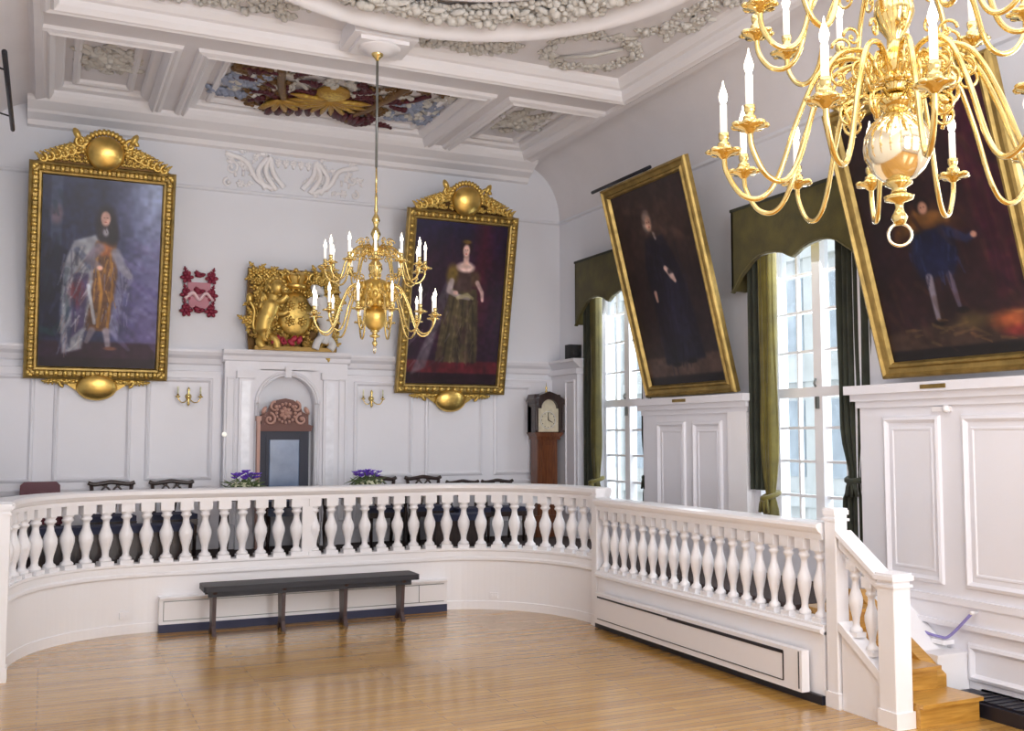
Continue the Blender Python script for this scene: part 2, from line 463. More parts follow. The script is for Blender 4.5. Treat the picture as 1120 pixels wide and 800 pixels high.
# ------------------------------------------------------------------ plaster reliefs on the ceiling
def on_ceiling(cx, cy, z, ang=0):
    c, s = math.cos(ang), math.sin(ang)
    return lambda u, w, v: (cx + u * c - v * s, cy + u * s + v * c, z + w)
def foliage_band(mb, pts, width, dens, r, rr, zz=0):
    for i in range(dens):
        t = i / dens * (len(pts) - 1); k = int(t); a, b = Vector(pts[k]), Vector(pts[min(k + 1, len(pts) - 1)])
        p = a.lerp(b, t - k); d = (b - a); nrm = Vector((-d.y, d.x)).normalized() if d.length else Vector((0, 1))
        q = p + nrm * rr.uniform(-.5, .5) * width
        ch = rr.random()
        if ch < .35: rosette(mb, q.x, q.y, r * rr.uniform(.6, 1.1), zz, 5)
        elif ch < .75:
            for j in range(3): leafr(mb, q.x, q.y, rr.uniform(0, 6.28), r * 1.5, r * .55, zz)
        else: mb.blob((q.x, zz - r * .3, q.y), r * .45, seg=6, rings=4)
rr = random.Random(3)
mb = MB(); mb.tf = on_ceiling(.5, 11.62, 6.235)
for a in range(4):
    an = PI / 4 + a * PI / 2
    acanthus(mb, .04 * math.cos(an), .06 * math.sin(an), an, .30, n=4, s=1); acanthus(mb, .04 * math.cos(an), .06 * math.sin(an), an + .2, .36, n=4, s=-1)
    scroll(mb, .16 * math.cos(an + .78), .32 * math.sin(an + .78), .1, an, 1.1, 1, .022)
for k in range(10): leafr(mb, .2 * math.cos(k * .63), .42 * math.sin(k * .63), k * 1.7, .16, .06)
rosette(mb, 0, 0, .13, -.03, 8)
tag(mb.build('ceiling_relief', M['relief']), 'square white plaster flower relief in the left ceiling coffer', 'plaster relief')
mb = MB(); mb.tf = on_ceiling(5.5, 11.62, 6.23)
for a in range(4):
    an = PI / 4 + a * PI / 2
    acanthus(mb, .04 * math.cos(an), .08 * math.sin(an), an, .32, n=4, s=1); acanthus(mb, .04 * math.cos(an), .06 * math.sin(an), an + .2, .4, n=4, s=-1)
for k in range(12): leafr(mb, .22 * math.cos(k * .52), .52 * math.sin(k * .52), k * 1.7, .18, .07)
rosette(mb, 0, .05, .14, -.03, 8)
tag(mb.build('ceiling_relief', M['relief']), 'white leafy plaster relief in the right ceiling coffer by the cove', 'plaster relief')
# spandrel foliage
mb = MB(); mb.tf = lambda u, w, v: (u, v, 6.235 + w)
foliage_band(mb, [(.1, 9.55), (.9, 9.5), (1.5, 9.45), (2.2, 9.5)], .42, 70, .095, rr)
foliage_band(mb, [(.15, 9.2), (.5, 8.4)], .4, 26, .09, rr)
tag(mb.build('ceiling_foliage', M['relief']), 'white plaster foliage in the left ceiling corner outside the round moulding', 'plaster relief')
mb = MB(); mb.tf = lambda u, w, v: (u, v, 6.235 + w)
foliage_band(mb, [(3.45, 9.62), (4.0, 9.6), (4.45, 9.45)], .24, 46, .085, rr)
foliage_band(mb, [(5.55, 8.55), (5.72, 8.0), (5.75, 7.2), (5.7, 6.6)], .34, 62, .095, rr)
tag(mb.build('ceiling_foliage', M['relief']), 'white plaster foliage trailing either side of the ceiling corner wreath', 'plaster relief')
mb = MB(); mb.tf = lambda u, w, v: (u, v, 6.235 + w)
wp = [(5.2 + .47 * math.cos(a), 9.2 + .47 * math.sin(a)) for a in np.linspace(0, 2 * PI, 30)]
foliage_band(mb, wp, .09, 60, .085, rr)
mb.tube([(4.95, -.02, 9.45), (5.2, -.05, 9.2), (5.45, -.02, 8.95)], .02, 5)
tag(mb.build('plaster_wreath', M['relief']), 'round plaster flower wreath in the ceiling corner above the leaning black-gown portrait', 'plaster wreath')
# thick garland in the ring
mb = MB(); mb.tf = lambda u, w, v: (u, v, 6.22 + w)
wp = [(RC[0] + 1.8 * math.cos(a), RC[1] + 1.8 * math.sin(a)) for a in np.linspace(.15, PI - .15, 60)]
foliage_band(mb, wp, .28, 300, .1, rr, -.03)
foliage_band(mb, wp, .2, 120, .12, rr, -.09)
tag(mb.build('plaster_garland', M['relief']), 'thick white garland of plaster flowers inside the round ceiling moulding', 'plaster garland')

# ceiling rose at the far chandelier
mb = MB(); mb.box(2.62, 3.28, 9.3, 9.86, 6.06, 6.3); mb.box(2.7, 3.2, 9.36, 9.8, 6.02, 6.1)
mb.lathe([(.22, 0), (.2, -.03), (.14, -.035), (.12, -.06), (.05, -.07)], (2.95, 9.56, 6.03), 24)
struct('trim_9', mb, M['mould'])

# painted armorial relief in the middle coffer
arm = empty('armorial_relief', (3.0, 11.55, 6.22), 'painted coat of arms relief in red, gold and blue on the ceiling', 'coat of arms')
def ap(name, mat, fn):
    mb = MB(); mb.tf = lambda u, w, v: (u * 1.03, v * 1.25 + .04, w); fn(mb); return mb.build(name, mat, arm)
def blue_m(mb, x=-1.05):
    if 1:
        mb.tube([(x - .2, 0, .0), (x, 0, .3), (x + .1, 0, .5)], .04, 5)
        for k in range(16): acanthus(mb, x + rr.uniform(-.25, .2), rr.uniform(-.15, .55), rr.uniform(0, 6.3), .24, 0, n=3)
ap('blue_mantling', M['blue'], blue_m); ap('blue_mantling', M['blue'], lambda m: blue_m(m, 1.12))
def sup(mb):
    for s_ in (-1, 1):
        mb.tube(bez([(s_ * .72, -.02, -.5), (s_ * .62, -.03, -.1), (s_ * .5, -.03, .25), (s_ * .38, -.03, .5)]), .05, 7)
        mb.blob((s_ * .36, -.03, .58), .08)
        for k in range(26): acanthus(mb, s_ * rr.uniform(.28, .85), rr.uniform(-.6, .65), rr.uniform(0, 6.3), .2, n=3)
ap('supporters', M['ochre'], sup)
def crim(mb, s):
    mb.tube(bez([(s * .1, -.01, .3), (s * .5, -.02, .1), (s * .9, -.01, -.1), (s * 1.05, -.02, -.35)]), .03, 6)
    for k in range(15): acanthus(mb, s * rr.uniform(.1, 1.0), rr.uniform(-.5, .72), rr.uniform(0, 6.3), .22, -.02, n=4, s=s)
    for k in range(6): leafr(mb, s * (.1 + k * .09), .3 + k * .03, 1.2 + k * .1, .34, .09, -.05)
ap('crimson_mantling', M['red'], lambda m: crim(m, 1)); ap('crimson_mantling', M['red'], lambda m: crim(m, -1))
def yel(mb):
    mb.lathe([(.2, 0), (.2, -.04), (.14, -.07), (.05, -.08)], (0, 0, 0), 20, 'y')
    for k in range(11): leafr(mb, .0, .08, PI / 2 + (k - 5) * .33, .5, .07, -.06)
    for k in range(5): leafr(mb, -.55, .25, PI / 2 + (k - 3) * .45, .4, .08, -.06)
ap('shield', M['yellow'], yel)
def rib(mb):
    mb.tube(bez([(-.62, -.05, -.78), (-.3, -.08, -.66), (0, -.06, -.8), (.35, -.08, -.66), (.7, -.05, -.8)]), .085, 8, flat=.6)
    for k in range(8): leafr(mb, -.6 + k * .17, -.75, rr.uniform(-.4, .5), .28, .12, -.04)
ap('motto_ribbon', M['dark'], rib)
def olive(mb):
    for k in range(10): acanthus(mb, rr.uniform(-1.25, -.85), rr.uniform(-.55, -.2), rr.uniform(-.5, .5), .26, n=3)
    for k in range(6): acanthus(mb, rr.uniform(.75, 1.1), rr.uniform(-.7, -.35), rr.uniform(-.5, .5), .24, n=3)
    for k in range(6): acanthus(mb, rr.uniform(-.95, -.5), rr.uniform(.55, .75), rr.uniform(-.5, .5), .2, n=3)
ap('laurel_sprays', M['ochre'], olive)
def pale(mb):
    mb.tube(bez([(-1.2, 0, .1), (-.6, 0, -.3), (0, 0, .3), (.6, 0, -.3), (1.25, 0, .2)]), .03, 5)
    for k in range(34): acanthus(mb, rr.uniform(-1.2, 1.35), rr.uniform(-.65, .5), rr.uniform(0, 6.3), .24, n=3)
ap('pale_scrollwork', M['relief'], pale)

# ------------------------------------------------------------------ back wall dado panelling
PP = [(0, 0), (.012, .022), (.035, .03), (.05, .014), (.06, .006), (.06, 0)]
mb = MB()
for x0, x1 in ((XL, 2.0), (3.62, 6.72)):
    mb.prism([(YB, 3.0), (YB - .03, 3.02), (YB - .05, 3.08), (YB - .10, 3.12), (YB - .12, 3.16), (YB - .12, 3.19), (YB, 3.2)], x0, x1, 'x')
    mb.prism([(YB, 2.88), (YB - .03, 2.89), (YB - .03, 2.92), (YB, 2.93)], x0, x1, 'x')
    mb.box(x0, x1, YB - .025, YB, ZD, 2.9)
    mb.prism([(YB, 1.40), (YB - .05, 1.42), (YB - .06, 1.47), (YB, 1.5)], x0, x1, 'x')
mb.tf = lambda u, w, v: (u, YB - .025 + w, v)
for a, b in ((-.8, -.13), (.07, .94), (1.10, 1.90), (3.72, 4.56), (4.73, 5.60), (5.76, 6.36)):
    mb.rect_sweep(a, b, 1.56, 2.84, PP); mb.rect_sweep(a, b, .88, 1.36, PP)
struct('trim_10', mb, M['panel'])
# central throne bay
mb = MB()
y1 = YB - .16
def bay():
    # side piers, arch head and entablature
    mb.box(2.02, 2.46, y1, YB, ZD, 2.95); mb.box(3.16, 3.60, y1, YB, ZD, 2.95)
    arc = [(2.81 + .35 * math.cos(a), 2.52 + .37 * math.sin(a)) for a in np.linspace(0, PI, 19)]
    mb.prism([(3.16, 2.52)] + [(3.16, 2.96), (2.46, 2.96), (2.46, 2.52)] + arc[::-1], y1, YB, 'y')
    mb.box(2.02, 3.60, y1, YB, 2.95, 3.06)
    mb.prism([(y1 + .02, 3.04), (y1 - .02, 3.07), (y1 - .03, 3.12), (y1 - .07, 3.15), (y1 - .08, 3.18), (y1 - .08, 3.20), (YB, 3.20), (YB, 3.04)], 1.99, 3.63, 'x')
    # archivolt and pilaster mouldings
    for rad, w in ((.40, .02), (.37, .014)):
        mb.tube([(2.81 + rad * math.cos(a), y1 - .01, 2.52 + rad * math.sin(a)) for a in np.linspace(0, PI, 25)], w, 6)
        for s in (-1, 1): mb.tube([(2.81 + s * rad, y1 - .01, .9), (2.81 + s * rad, y1 - .01, 2.52)], w, 6)
    mb.box(2.77, 2.85, y1 - .05, y1, 2.86, 3.0)
    for xa in (2.19, 3.27):
        mb.box(xa, xa + .17, y1 - .045, y1, ZD, 2.86); mb.box(xa - .03, xa + .20, y1 - .07, y1, 2.84, 2.93); mb.box(xa - .02, xa + .19, y1 - .06, y1, ZD, 1.0)
    mb.tf = lambda u, w, v: (u, y1 + w, v)
    for a, b in ((2.04, 2.16), (3.48, 3.59)): mb.rect_sweep(a, b, 1.0, 2.86, [(0, 0), (.01, .015), (.025, .015), (.03, 0)])
    mb.tf = None
bay(); struct('trim_11', mb, M['panel'])
# marble inlay strips on bay pilasters
mb = MB()
for xa in (2.19, 3.27): mb.box(xa + .03, xa + .14, y1 - .052, y1 - .04, 1.05, 2.8)
struct('trim_12', mb, new_mat('pale_veined_marble', (.86, .87, .93), .2, var=.08, vscale=9))

# corner pilaster between back wall and first window
mb = MB()
mb.box(6.70, XR, 12.30, YB, ZD, 2.98); mb.box(6.66, XR, 12.26, YB, 2.98, 3.06); mb.prism([(6.70, 3.06), (6.64, 3.12), (6.60, 3.15), (6.60, 3.19), (XR, 3.19), (XR, 3.06)], 12.22, YB, 'y')
mb.tf = lambda u, w, v: (6.70 + w, -u, v)
mb.rect_sweep(-12.66, -12.36, 1.0, 2.9, [(0, 0), (.01, .015), (.03, .015), (.04, 0)])
struct('trim_13', mb, M['panel'])

# ------------------------------------------------------------------ right wall pier panelling
def pier(name, ya, yb, panels, z0, plate_y):
    """ya<yb ; cornice top 2.56"""
    X = XR - .10; mb = MB()
    mb.box(X, XR, ya, yb, z0, 2.42)
    for x0, x1, za, zb, e in ((X - .03, XR, 2.36, 2.42, .02), (X - .07, XR, 2.42, 2.48, .05), (X - .12, XR, 2.48, 2.56, .08)): mb.box(x0, x1, ya - e, yb + e, za, zb)
    mb.tf = lambda u, w, v: (X + w, -u, v)
    for a, b in panels:
        mb.rect_sweep(-b, -a, 0.88 if z0 < .3 else .95, 2.28, PP)
        mb.rect_sweep(-b + .09, -a - .09, 0.98 if z0 < .3 else 1.05, 2.18, [(0, 0), (.006, .008), (.02, .008), (.03, 0)])
        if z0 < .3: mb.rect_sweep(-b, -a, .16, .46, PP)
    mb.tf = None
    if z0 < .3:
        mb.box(X - .045, XR, ya, yb, .56, .60); mb.box(X - .03, XR, ya, yb, .74, .80); mb.box(X - .015, XR, ya, yb, .60, .76); mb.box(X - .03, XR, ya, 5.75, .06, .12)
    struct(name, mb, M['panel'])
pier('trim_14', 8.62, 10.66, [(9.76, 10.36), (9.06, 9.62)], ZD, 9.8)
mbp = MB(); mbp.box(XR - .14, XR, 8.60, 8.92, ZD, 2.37); struct('trim_18', mbp, M['white'])
pier('trim_15', 4.9, 7.0, [(6.09, 6.72), (5.16, 5.88)], .05, 6.0)
pier('trim_16', 1.1, 3.3, [(2.4, 3.1), (1.3, 2.2)], .05, 2.0)
# window aprons and casings
mb = MB()
for i, (a, b) in enumerate(WIN[:2]):
    mb.box(XR - .05, XR, a - .1, b + .1, ZD, ZS - .04); mb.box(XR - .12, XR + .3, a - .03, b + .03, ZS - .05, ZS)
    for y0, y1_ in ((a - .12, a), (b, b + .12)): mb.box(XR - .04, XR, y0, y1_, ZS, ZT + .1)
    mb.box(XR - .04, XR, a - .12, b + .12, ZT, ZT + .12)
struct('trim_17', mb, M['panel'])

# windows
ROWS = [1.50, 1.85, 2.19, 2.97, 3.38, 3.77]
def window(i, a, b):
    mb = MB(); X0, X1 = XR + .17, XR + .24; m = (a + b) / 2
    mb.box(X0, X1, a, a + .07, ZS, ZT); mb.box(X0, X1, b - .07, b, ZS, ZT); mb.box(X0, X1, a + .07, b - .07, ZS, ZS + .07); mb.box(X0, X1, a + .07, b - .07, ZT - .07, ZT)
    mb.box(X0 - .03, X1 + .01, m - .06, m + .06, ZS + .07, ZT - .07); mb.box(X0 - .04, X1 + .012, a + .07, b - .07, 2.50, 2.60)
    for z in ROWS:
        for p, q in ((a + .07, m - .06), (m + .06, b - .07)): mb.box(X0 + .01, X1 - .01, p, q, z - .014, z + .014)
    for p, q in ((a + .07, m - .06), (m + .06, b - .07)):
        c = (p + q) / 2
        for za, zb in ((ZS + .07, 2.5), (2.6, ZT - .07)): mb.box(X0 + .012, X1 - .012, c - .012, c + .012, za, zb)
    w = struct('window_%d' % i, mb, M['white'])
    g = MB(); g.box(X0 + .03, X0 + .036, a + .03, b - .03, ZS + .03, ZT - .03); g.build('window_pane', M['glass'], w)
    h = MB(); h.box(X0 - .06, X0 - .03, m - .015, m + .015, 2.38, 2.5); h.tube([(X0 - .06, m, 2.6), (X0 - .08, m, 2.63), (X0 - .06, m, 2.68)], .012, 6); h.build('window_latch', M['steel'], w)
for i, (a, b) in enumerate(WIN): window(i + 1, a, b)

# ------------------------------------------------------------------ curtains and pelmets
def drape(name_lab, ya, yb, x, z0, z1, matname, tie=1.52, pull=0):
    """pleated drape from ya to yb along the wall, gathered at the tie height; pull shifts it in y"""
    e = empty('curtain', ((x), (ya + yb) / 2, z0), name_lab, 'curtain')
    n, m = 60, 26; vs = []; fs = []; w = yb - ya
    for j in range(m + 1):
        t = j / m; z = (z1 - z0) * t
        zz = z0 + z
        g = 1 - .5 * math.exp(-((zz - tie) / .28) ** 2) if zz > tie else 1 - .5 * math.exp(-((zz - tie) / .12) ** 2) - .08
        sh = pull * math.exp(-((zz - tie) / .6) ** 2)
        for i in range(n + 1):
            s = i / n
            ph = s * 2 * PI * 5
            vs.append((.055 * g * math.sin(ph + .3 * math.sin(z * 2)) + .012 * math.sin(ph * 2.3 + z), (s - .5) * w * g + sh, z))
    for j in range(m):
        for i in range(n): a = j * (n + 1) + i; fs.append((a, a + 1, a + n + 2, a + n + 1))
    mb = MB(); mb.add(vs, fs, True); d = mb.build('drape', M[matname], e)
    so = d.modifiers.new('thick', 'SOLIDIFY'); so.thickness = .012
    tb = MB(); zt = tie - z0
    tb.tube([(.10 * math.cos(a) - .01, .27 * w * 1.05 * math.sin(a) + pull, zt + .03 * math.cos(a)) for a in np.linspace(0, 2 * PI, 20, endpoint=False)], .028, 7, closed=True)
    tb.build('tieback', M['velvetl' if matname != 'velvetd' else 'velvetd'], e)
    ts = MB()
    for k in range(7):
        a = k * .9; ts.tube([(-.09, pull + .03 * math.sin(a), zt - .02), (-.10 + .02 * math.cos(a), pull + .05 * math.sin(a), zt - .09), (-.1 + .03 * math.cos(a), pull + .07 * math.sin(a), zt - .17)], [.02, .016, .01], 5)
    ts.build('tassel', M['velvetl' if matname != 'velvetd' else 'velvetd'], e)
    return e
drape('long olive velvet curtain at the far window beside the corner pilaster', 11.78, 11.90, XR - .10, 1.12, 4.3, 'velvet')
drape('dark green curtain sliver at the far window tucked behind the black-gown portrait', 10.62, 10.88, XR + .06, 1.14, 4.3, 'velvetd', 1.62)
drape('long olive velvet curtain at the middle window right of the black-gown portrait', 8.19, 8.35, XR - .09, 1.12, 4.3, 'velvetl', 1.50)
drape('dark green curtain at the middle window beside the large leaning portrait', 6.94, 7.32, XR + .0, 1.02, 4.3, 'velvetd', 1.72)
# shade of the olive curtain's inner fold, put in as a dark sheet
def shaded_fold(e_y0, e_y1, x, z0, z1, lab, parent):
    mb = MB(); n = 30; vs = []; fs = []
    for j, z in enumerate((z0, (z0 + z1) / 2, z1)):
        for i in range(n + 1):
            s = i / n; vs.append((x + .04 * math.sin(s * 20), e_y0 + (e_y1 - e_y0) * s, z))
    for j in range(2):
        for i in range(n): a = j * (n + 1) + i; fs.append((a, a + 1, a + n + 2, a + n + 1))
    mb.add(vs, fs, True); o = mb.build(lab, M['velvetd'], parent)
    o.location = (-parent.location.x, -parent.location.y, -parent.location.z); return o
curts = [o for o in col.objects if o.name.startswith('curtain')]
shaded_fold(8.31, 8.58, XR - .10, 1.55, 4.3, 'shaded_fold', curts[2])
shaded_fold(11.87, 12.16, XR - .11, 1.3, 4.3, 'shaded_fold', curts[0])

def pelmet(ya, yb, lab):
    e = empty('pelmet', (XR - .17, (ya + yb) / 2, 4.0), lab, 'pelmet'); h = (yb - ya) / 2
    half = [(1.0, -.36), (.985, -.355), (.84, -.20), (.64, -.07), (.52, -.03), (.40, -.02), (.27, -.03), (.14, -.06), (.06, -.10), (0, -.125)]
    bot = [(-u * h, z) for u, z in half][::-1]      # from centre to one end (-y)
    bot2 = [(u * h, z) for u, z in half]
    poly = [(-h, .52)] + [(-u * h, z) for u, z in half] + [(u * h, z) for u, z in half[:-1]][::-1] + [(h, .52)]
    mb = MB(); mb.prism(poly, -.02, .02, 'x')
    mb.box(-.02, .16, h - .03, h, -.34, .52); mb.box(-.02, .16, -h, -h + .03, -.34, .52)
    mb.build('valance', M['velvet'], e)
    g = MB(); pts = [(-.03, y, z + .008) for y, z in poly[1:-1]]
    g.tube(pts, .006, 5); g.build('braid_edging', M['velvetl'], e)
    t = MB(); t.box(-.03, .17, -h - .01, h + .01, .52, .55); t.build('top_board', M['velvetd'], e)
pelmet(10.45, 12.28, 'scalloped olive velvet pelmet over the far window by the corner')
pelmet(6.80, 8.74, 'scalloped olive velvet pelmet over the middle window under the near chandelier')

# ------------------------------------------------------------------ balustrades
def baluster_mesh(h, k=1.0):
    mb = MB(); q = .062 * k
    mb.box(-q, q, -q, q, 0, h * .06); mb.box(-q, q, -q, q, h * .86, h)
    pr = [(.056, .06), (.060, .085), (.052, .11), (.036, .13), (.031, .17), (.036, .24), (.052, .33), (.066, .43), (.066, .50), (.050, .57), (.036, .63), (.030, .70), (.034, .74), (.052, .765), (.052, .79), (.040, .81), (.054, .84), (.056, .865)]
    mb.lathe([(r * k, z * h) for r, z in pr], seg=10)
    me_o = mb.build('baluster', M['white']); return me_o
# curved screen
ZB0, ZB1 = .74, 1.385
scr = empty('curved_balustrade', (2.7, 11.62, 0), 'white curved balustrade bowing around the dais behind the bench', 'balustrade')
def reloc(o, p): o.parent = p; o.location = Vector(o.location) - p.location; return o
mb = MB(); curved(mb, [(0, 0), (.12, 0), (.12, .60), (0, .60)]); curved(mb, [(-.015, 0), (.0, 0), (.0, .10), (-.012, .10)])
reloc(mb.build('screen_wall', M['white']), scr)
mb = MB(); curved(mb, [(-.02, .585), (-.035, .60), (-.035, .625), (-.015, .64), (-.015, .70), (-.03, .715), (-.03, ZB0), (.15, ZB0), (.15, .585)]); reloc(mb.build('plinth_rail', M['white']), scr)
mb = MB(); curved(mb, [(-.02, ZB1), (-.02, ZB1 + .04), (-.05, ZB1 + .06), (-.075, ZB1 + .09), (-.075, ZB1 + .125), (-.05, ZB1 + .14), (.17, ZB1 + .14), (.20, ZB1 + .11), (.18, ZB1 + .05), (.14, ZB1)]); reloc(mb.build('top_rail', M['white']), scr)
NB = 39
b0 = baluster_mesh(ZB1 - ZB0, 1.12); first = True
for i in range(NB):
    s = AL[-1] * (i + .75) / (NB + .5); e = at_arc(s); x, y = offs(e, .06); ang = math.atan2(e[2].y, e[2].x)
    o = b0 if first else b0.copy()
    if not first: col.objects.link(o)
    first = False
    o.location = (x, y, ZB0); o.rotation_euler = (0, 0, ang); reloc(o, scr)
# wider block pier in the middle of the screen
mb = MB(); mb.box(2.72, 2.86, 11.63, 11.75, ZB0, ZB1); reloc(mb.build('pier_block', M['white']), scr)

# newel posts
def newel(name_lab, x, y, w, h, cap, parent=None):
    e = empty('newel_post', (x, y, 0), name_lab, 'newel post'); q = w / 2
    mb = MB(); mb.box(-q, q, -q, q, 0, h, .006); mb.build('post', M['white'], e)
    c = MB(); c.box(-q - .012, q + .012, -q - .012, q + .012, h - .05, h - .03); c.box(-q - cap, q + cap, -q - cap, q + cap, h, h + .035, .008); c.box(-q - cap * .5, q + cap * .5, -q - cap * .5, q + cap * .5, h + .035, h + .05, .008); c.build('post_cap', M['white'], e)
    b = MB(); b.box(-q - .01, q + .01, -q - .01, q + .01, 0, .12); b.build('post_base', M['white'], e)
newel('white newel post where the curved balustrade meets the straight side railing', 5.67, 9.93, .115, 1.47, .015)
newel('white newel post at the left frame edge ending the curved balustrade', -.33, 9.85, .15, 1.47, .02)
newel('tall white newel post at the top of the oak steps', 5.67, 6.17, .125, 1.49, .012)
newel('shorter thick white newel post at the foot of the oak steps', 5.67, 5.59, .165, 1.055, .022)

# straight side railing
Y0r, Y1r = 6.26, 9.85
rail = empty('side_railing', (5.67, 8.05, 0), 'white straight balustrade running along the side of the dais below the windows', 'balustrade')
ZR0, ZR1 = .62, 1.28
mb = MB(); mb.box(5.61, 5.75, Y0r, Y1r, .0, .56); reloc(mb.build('railing_wall', M['white']), rail)
mb = MB(); mb.prism([(5.60, .54), (5.57, .56), (5.57, .585), (5.60, .60), (5.60, ZR0), (5.76, ZR0), (5.76, .54)], Y0r, Y1r, 'y'); reloc(mb.build('plinth_rail', M['white']), rail)
mb = MB(); mb.prism([(5.61, ZR1), (5.60, ZR1 + .05), (5.57, ZR1 + .07), (5.55, ZR1 + .10), (5.55, ZR1 + .125), (5.58, ZR1 + .14), (5.76, ZR1 + .14), (5.79, ZR1 + .11), (5.74, ZR1 + .05), (5.73, ZR1)], Y0r, Y1r, 'y'); reloc(mb.build('top_rail', M['white']), rail)
mb = MB(); mb.box(5.575, 5.61, Y0r, Y1r, 0, .07); reloc(mb.build('black_skirting', M['black']), rail)
b1 = baluster_mesh(ZR1 - ZR0, .85)
for i in range(19):
    o = b1 if i == 0 else b1.copy()
    if i: col.objects.link(o)
    o.location = (5.67, Y0r + (Y1r - Y0r) * (i + .5) / 19, ZR0); reloc(o, rail)
# heater casing along the side railing
ht = empty('heater_casing', (5.58, 8.05, .07), 'long low white heater casing below the straight side railing', 'radiator cover')
mb = MB(); mb.box(5.50, 5.575, 6.40, 9.72, .075, .40); reloc(mb.build('casing', M['white']), ht)
mb = MB()
mb.box(5.494, 5.502, 6.62, 9.66, .352, .368); mb.box(5.494, 5.502, 6.62, 9.66, .125, .132); mb.box(5.494, 5.502, 6.615, 6.625, .13, .36); mb.box(5.494, 5.502, 6.62, 8.3, .34, .352)
mb.box(5.494, 5.502, 6.43, 6.437, .10, .39)
reloc(mb.build('grille_slot', M['black']), ht)
# heater casing behind the bench
ht = empty('heater_casing', (2.8, 11.55, 0), 'low white heater casing with dark kickboard on the flat screen wall behind the bench', 'radiator cover')
mb = MB(); mb.box(1.16, 4.46, 11.50, 11.63, .085, .36); mb.box(1.16, 4.46, 11.46, 11.63, .36, .375); reloc(mb.build('casing', M['white']), ht)
mb = MB(); mb.box(1.16, 4.46, 11.49, 11.62, 0, .085); reloc(mb.build('kickboard', M['navy']), ht)
mb = MB(); mb.box(1.20, 4.42, 11.494, 11.502, .325, .333); mb.box(1.20, 4.42, 11.494, 11.502, .12, .127); mb.box(1.2, 1.207, 11.494, 11.502, .12, .33); mb.box(4.1, 4.107, 11.494, 11.502, .12, .33); reloc(mb.build('grille_slot', M['steel']), ht)

# wall sockets on the curved screen
def socket(s, z, lab):
    e = at_arc(s); x, y = offs(e, -.015); mb = MB(); mb.box(-.05, .05, -.012, .008, -.035, .035); mb.box(-.03, -.012, -.016, -.01, -.012, .012); mb.box(.012, .03, -.016, -.01, -.012, .012)
    o = mb.build('wall_socket', M['white']); o.location = (x, y, z); o.rotation_euler = (0, 0, math.atan2(e[2].y, e[2].x)); tag(o, lab, 'socket')
socket(AL[-1] * .80, .17, 'white double socket low on the curved screen right of the bench')
socket(AL[-1] * .27, .2, 'white double socket low on the curved screen left of the bench')

# stair rail between the newels
sr = empty('stair_handrail', (5.67, 5.85, .0), 'short sloping white handrail between the two newel posts of the steps', 'handrail')
mb = MB(); mb.prism([(6.09, 1.24), (6.09, 1.33), (5.68, 1.04), (5.68, .95)], 5.62, 5.72, 'x'); mb.prism([(6.09, 1.33), (6.09, 1.37), (5.68, 1.08), (5.68, 1.04)], 5.59, 5.75, 'x'); reloc(mb.build('rail', M['white']), sr)
mb = MB(); mb.prism([(6.09, 0), (6.09, .62), (5.68, .33), (5.68, 0)], 5.63, 5.71, 'x'); mb.prism([(6.09, .60), (6.09, .67), (5.68, .38), (5.68, .31)], 5.60, 5.74, 'x'); reloc(mb.build('string_panel', M['white']), sr)
bs = baluster_mesh(.585, .8)
for i, (y, z) in enumerate(((5.81, .465), (5.97, .578))):
    o = bs if i == 0 else bs.copy()
    if i: col.objects.link(o)
    o.location = (5.67, y, z); reloc(o, sr)
# steps
st = empty('stair_flight', (6.3, 5.9, 0), 'short flight of golden oak steps up to the dais at the lower right', 'stairs')
fr = [5.46, 5.76, 6.06, 6.36]
for i, y in enumerate(fr):
    z = ZD * (i + 1) / 4; xe = 6.36 if i == 0 else 6.27
    mb = MB(); mb.box(5.765, xe, y, 6.70, z - ZD / 4 + .001, z - .028); reloc(mb.build('riser', M['stair']), st)
    mb = MB(); mb.box(5.765, xe + .015, y - .03, (fr[i + 1] if i < 3 else 6.70), z - .028, z); reloc(mb.build('tread', M['stair']), st)
mb = MB(); mb.prism([(5.79, .0), (5.79, .26), (6.62, .80), (6.70, .80), (6.70, .0)], 6.275, 6.40, 'x'); reloc(mb.build('wall_string', M['stair']), st)
mb = MB(); mb.box(6.405, 6.745, 5.88, 6.70, 0, .36); mb.prism([(6.05, .36), (6.70, .36), (6.70, .72), (6.52, .72)], 6.405, 6.745, 'x'); mb.box(6.40, 6.75, 5.87, 6.05, .36, .385); struct('trim_19', mb, M['white'])
# black grille box beside the steps
mb = MB(); mb.box(6.42, 6.72, 3.4, 5.84, 0, .10); mb.box(6.46, 6.70, 3.4, 5.82, .10, .115)
for k in range(30): mb.box(6.45, 6.71, 3.45 + k * .075, 3.47 + k * .075, .115, .122)
tag(mb.build('floor_heater', M['black']), 'low black heater grille on the floor beside the oak steps', 'heater')
# lilac rope handrail with white bracket
rp = empty('rope_handrail', (6.70, 6.1, .6), 'lilac rope handrail sagging along the wall panelling beside the steps', 'handrail')
mb = MB(); mb.tube(bez([(6.68, 6.42, .545), (6.66, 6.25, .49), (6.655, 6.08, .475), (6.66, 5.98, .50), (6.675, 5.78, .70)], 30), .012, 7); reloc(mb.build('rope', M['lilac']), rp)
mb = MB(); mb.box(6.63, 6.75, 6.02, 6.14, .42, .455); reloc(mb.build('bracket', M['white']), rp)
for yy, zz in ((6.43, .55), (5.77, .71)):
    mb = MB(); mb.lathe([(.014, 0), (.014, .03), (.008, .04), (.008, .09)], (6.66, yy, zz), 10, 'x'); reloc(mb.build('rope_boss', M['white']), rp)

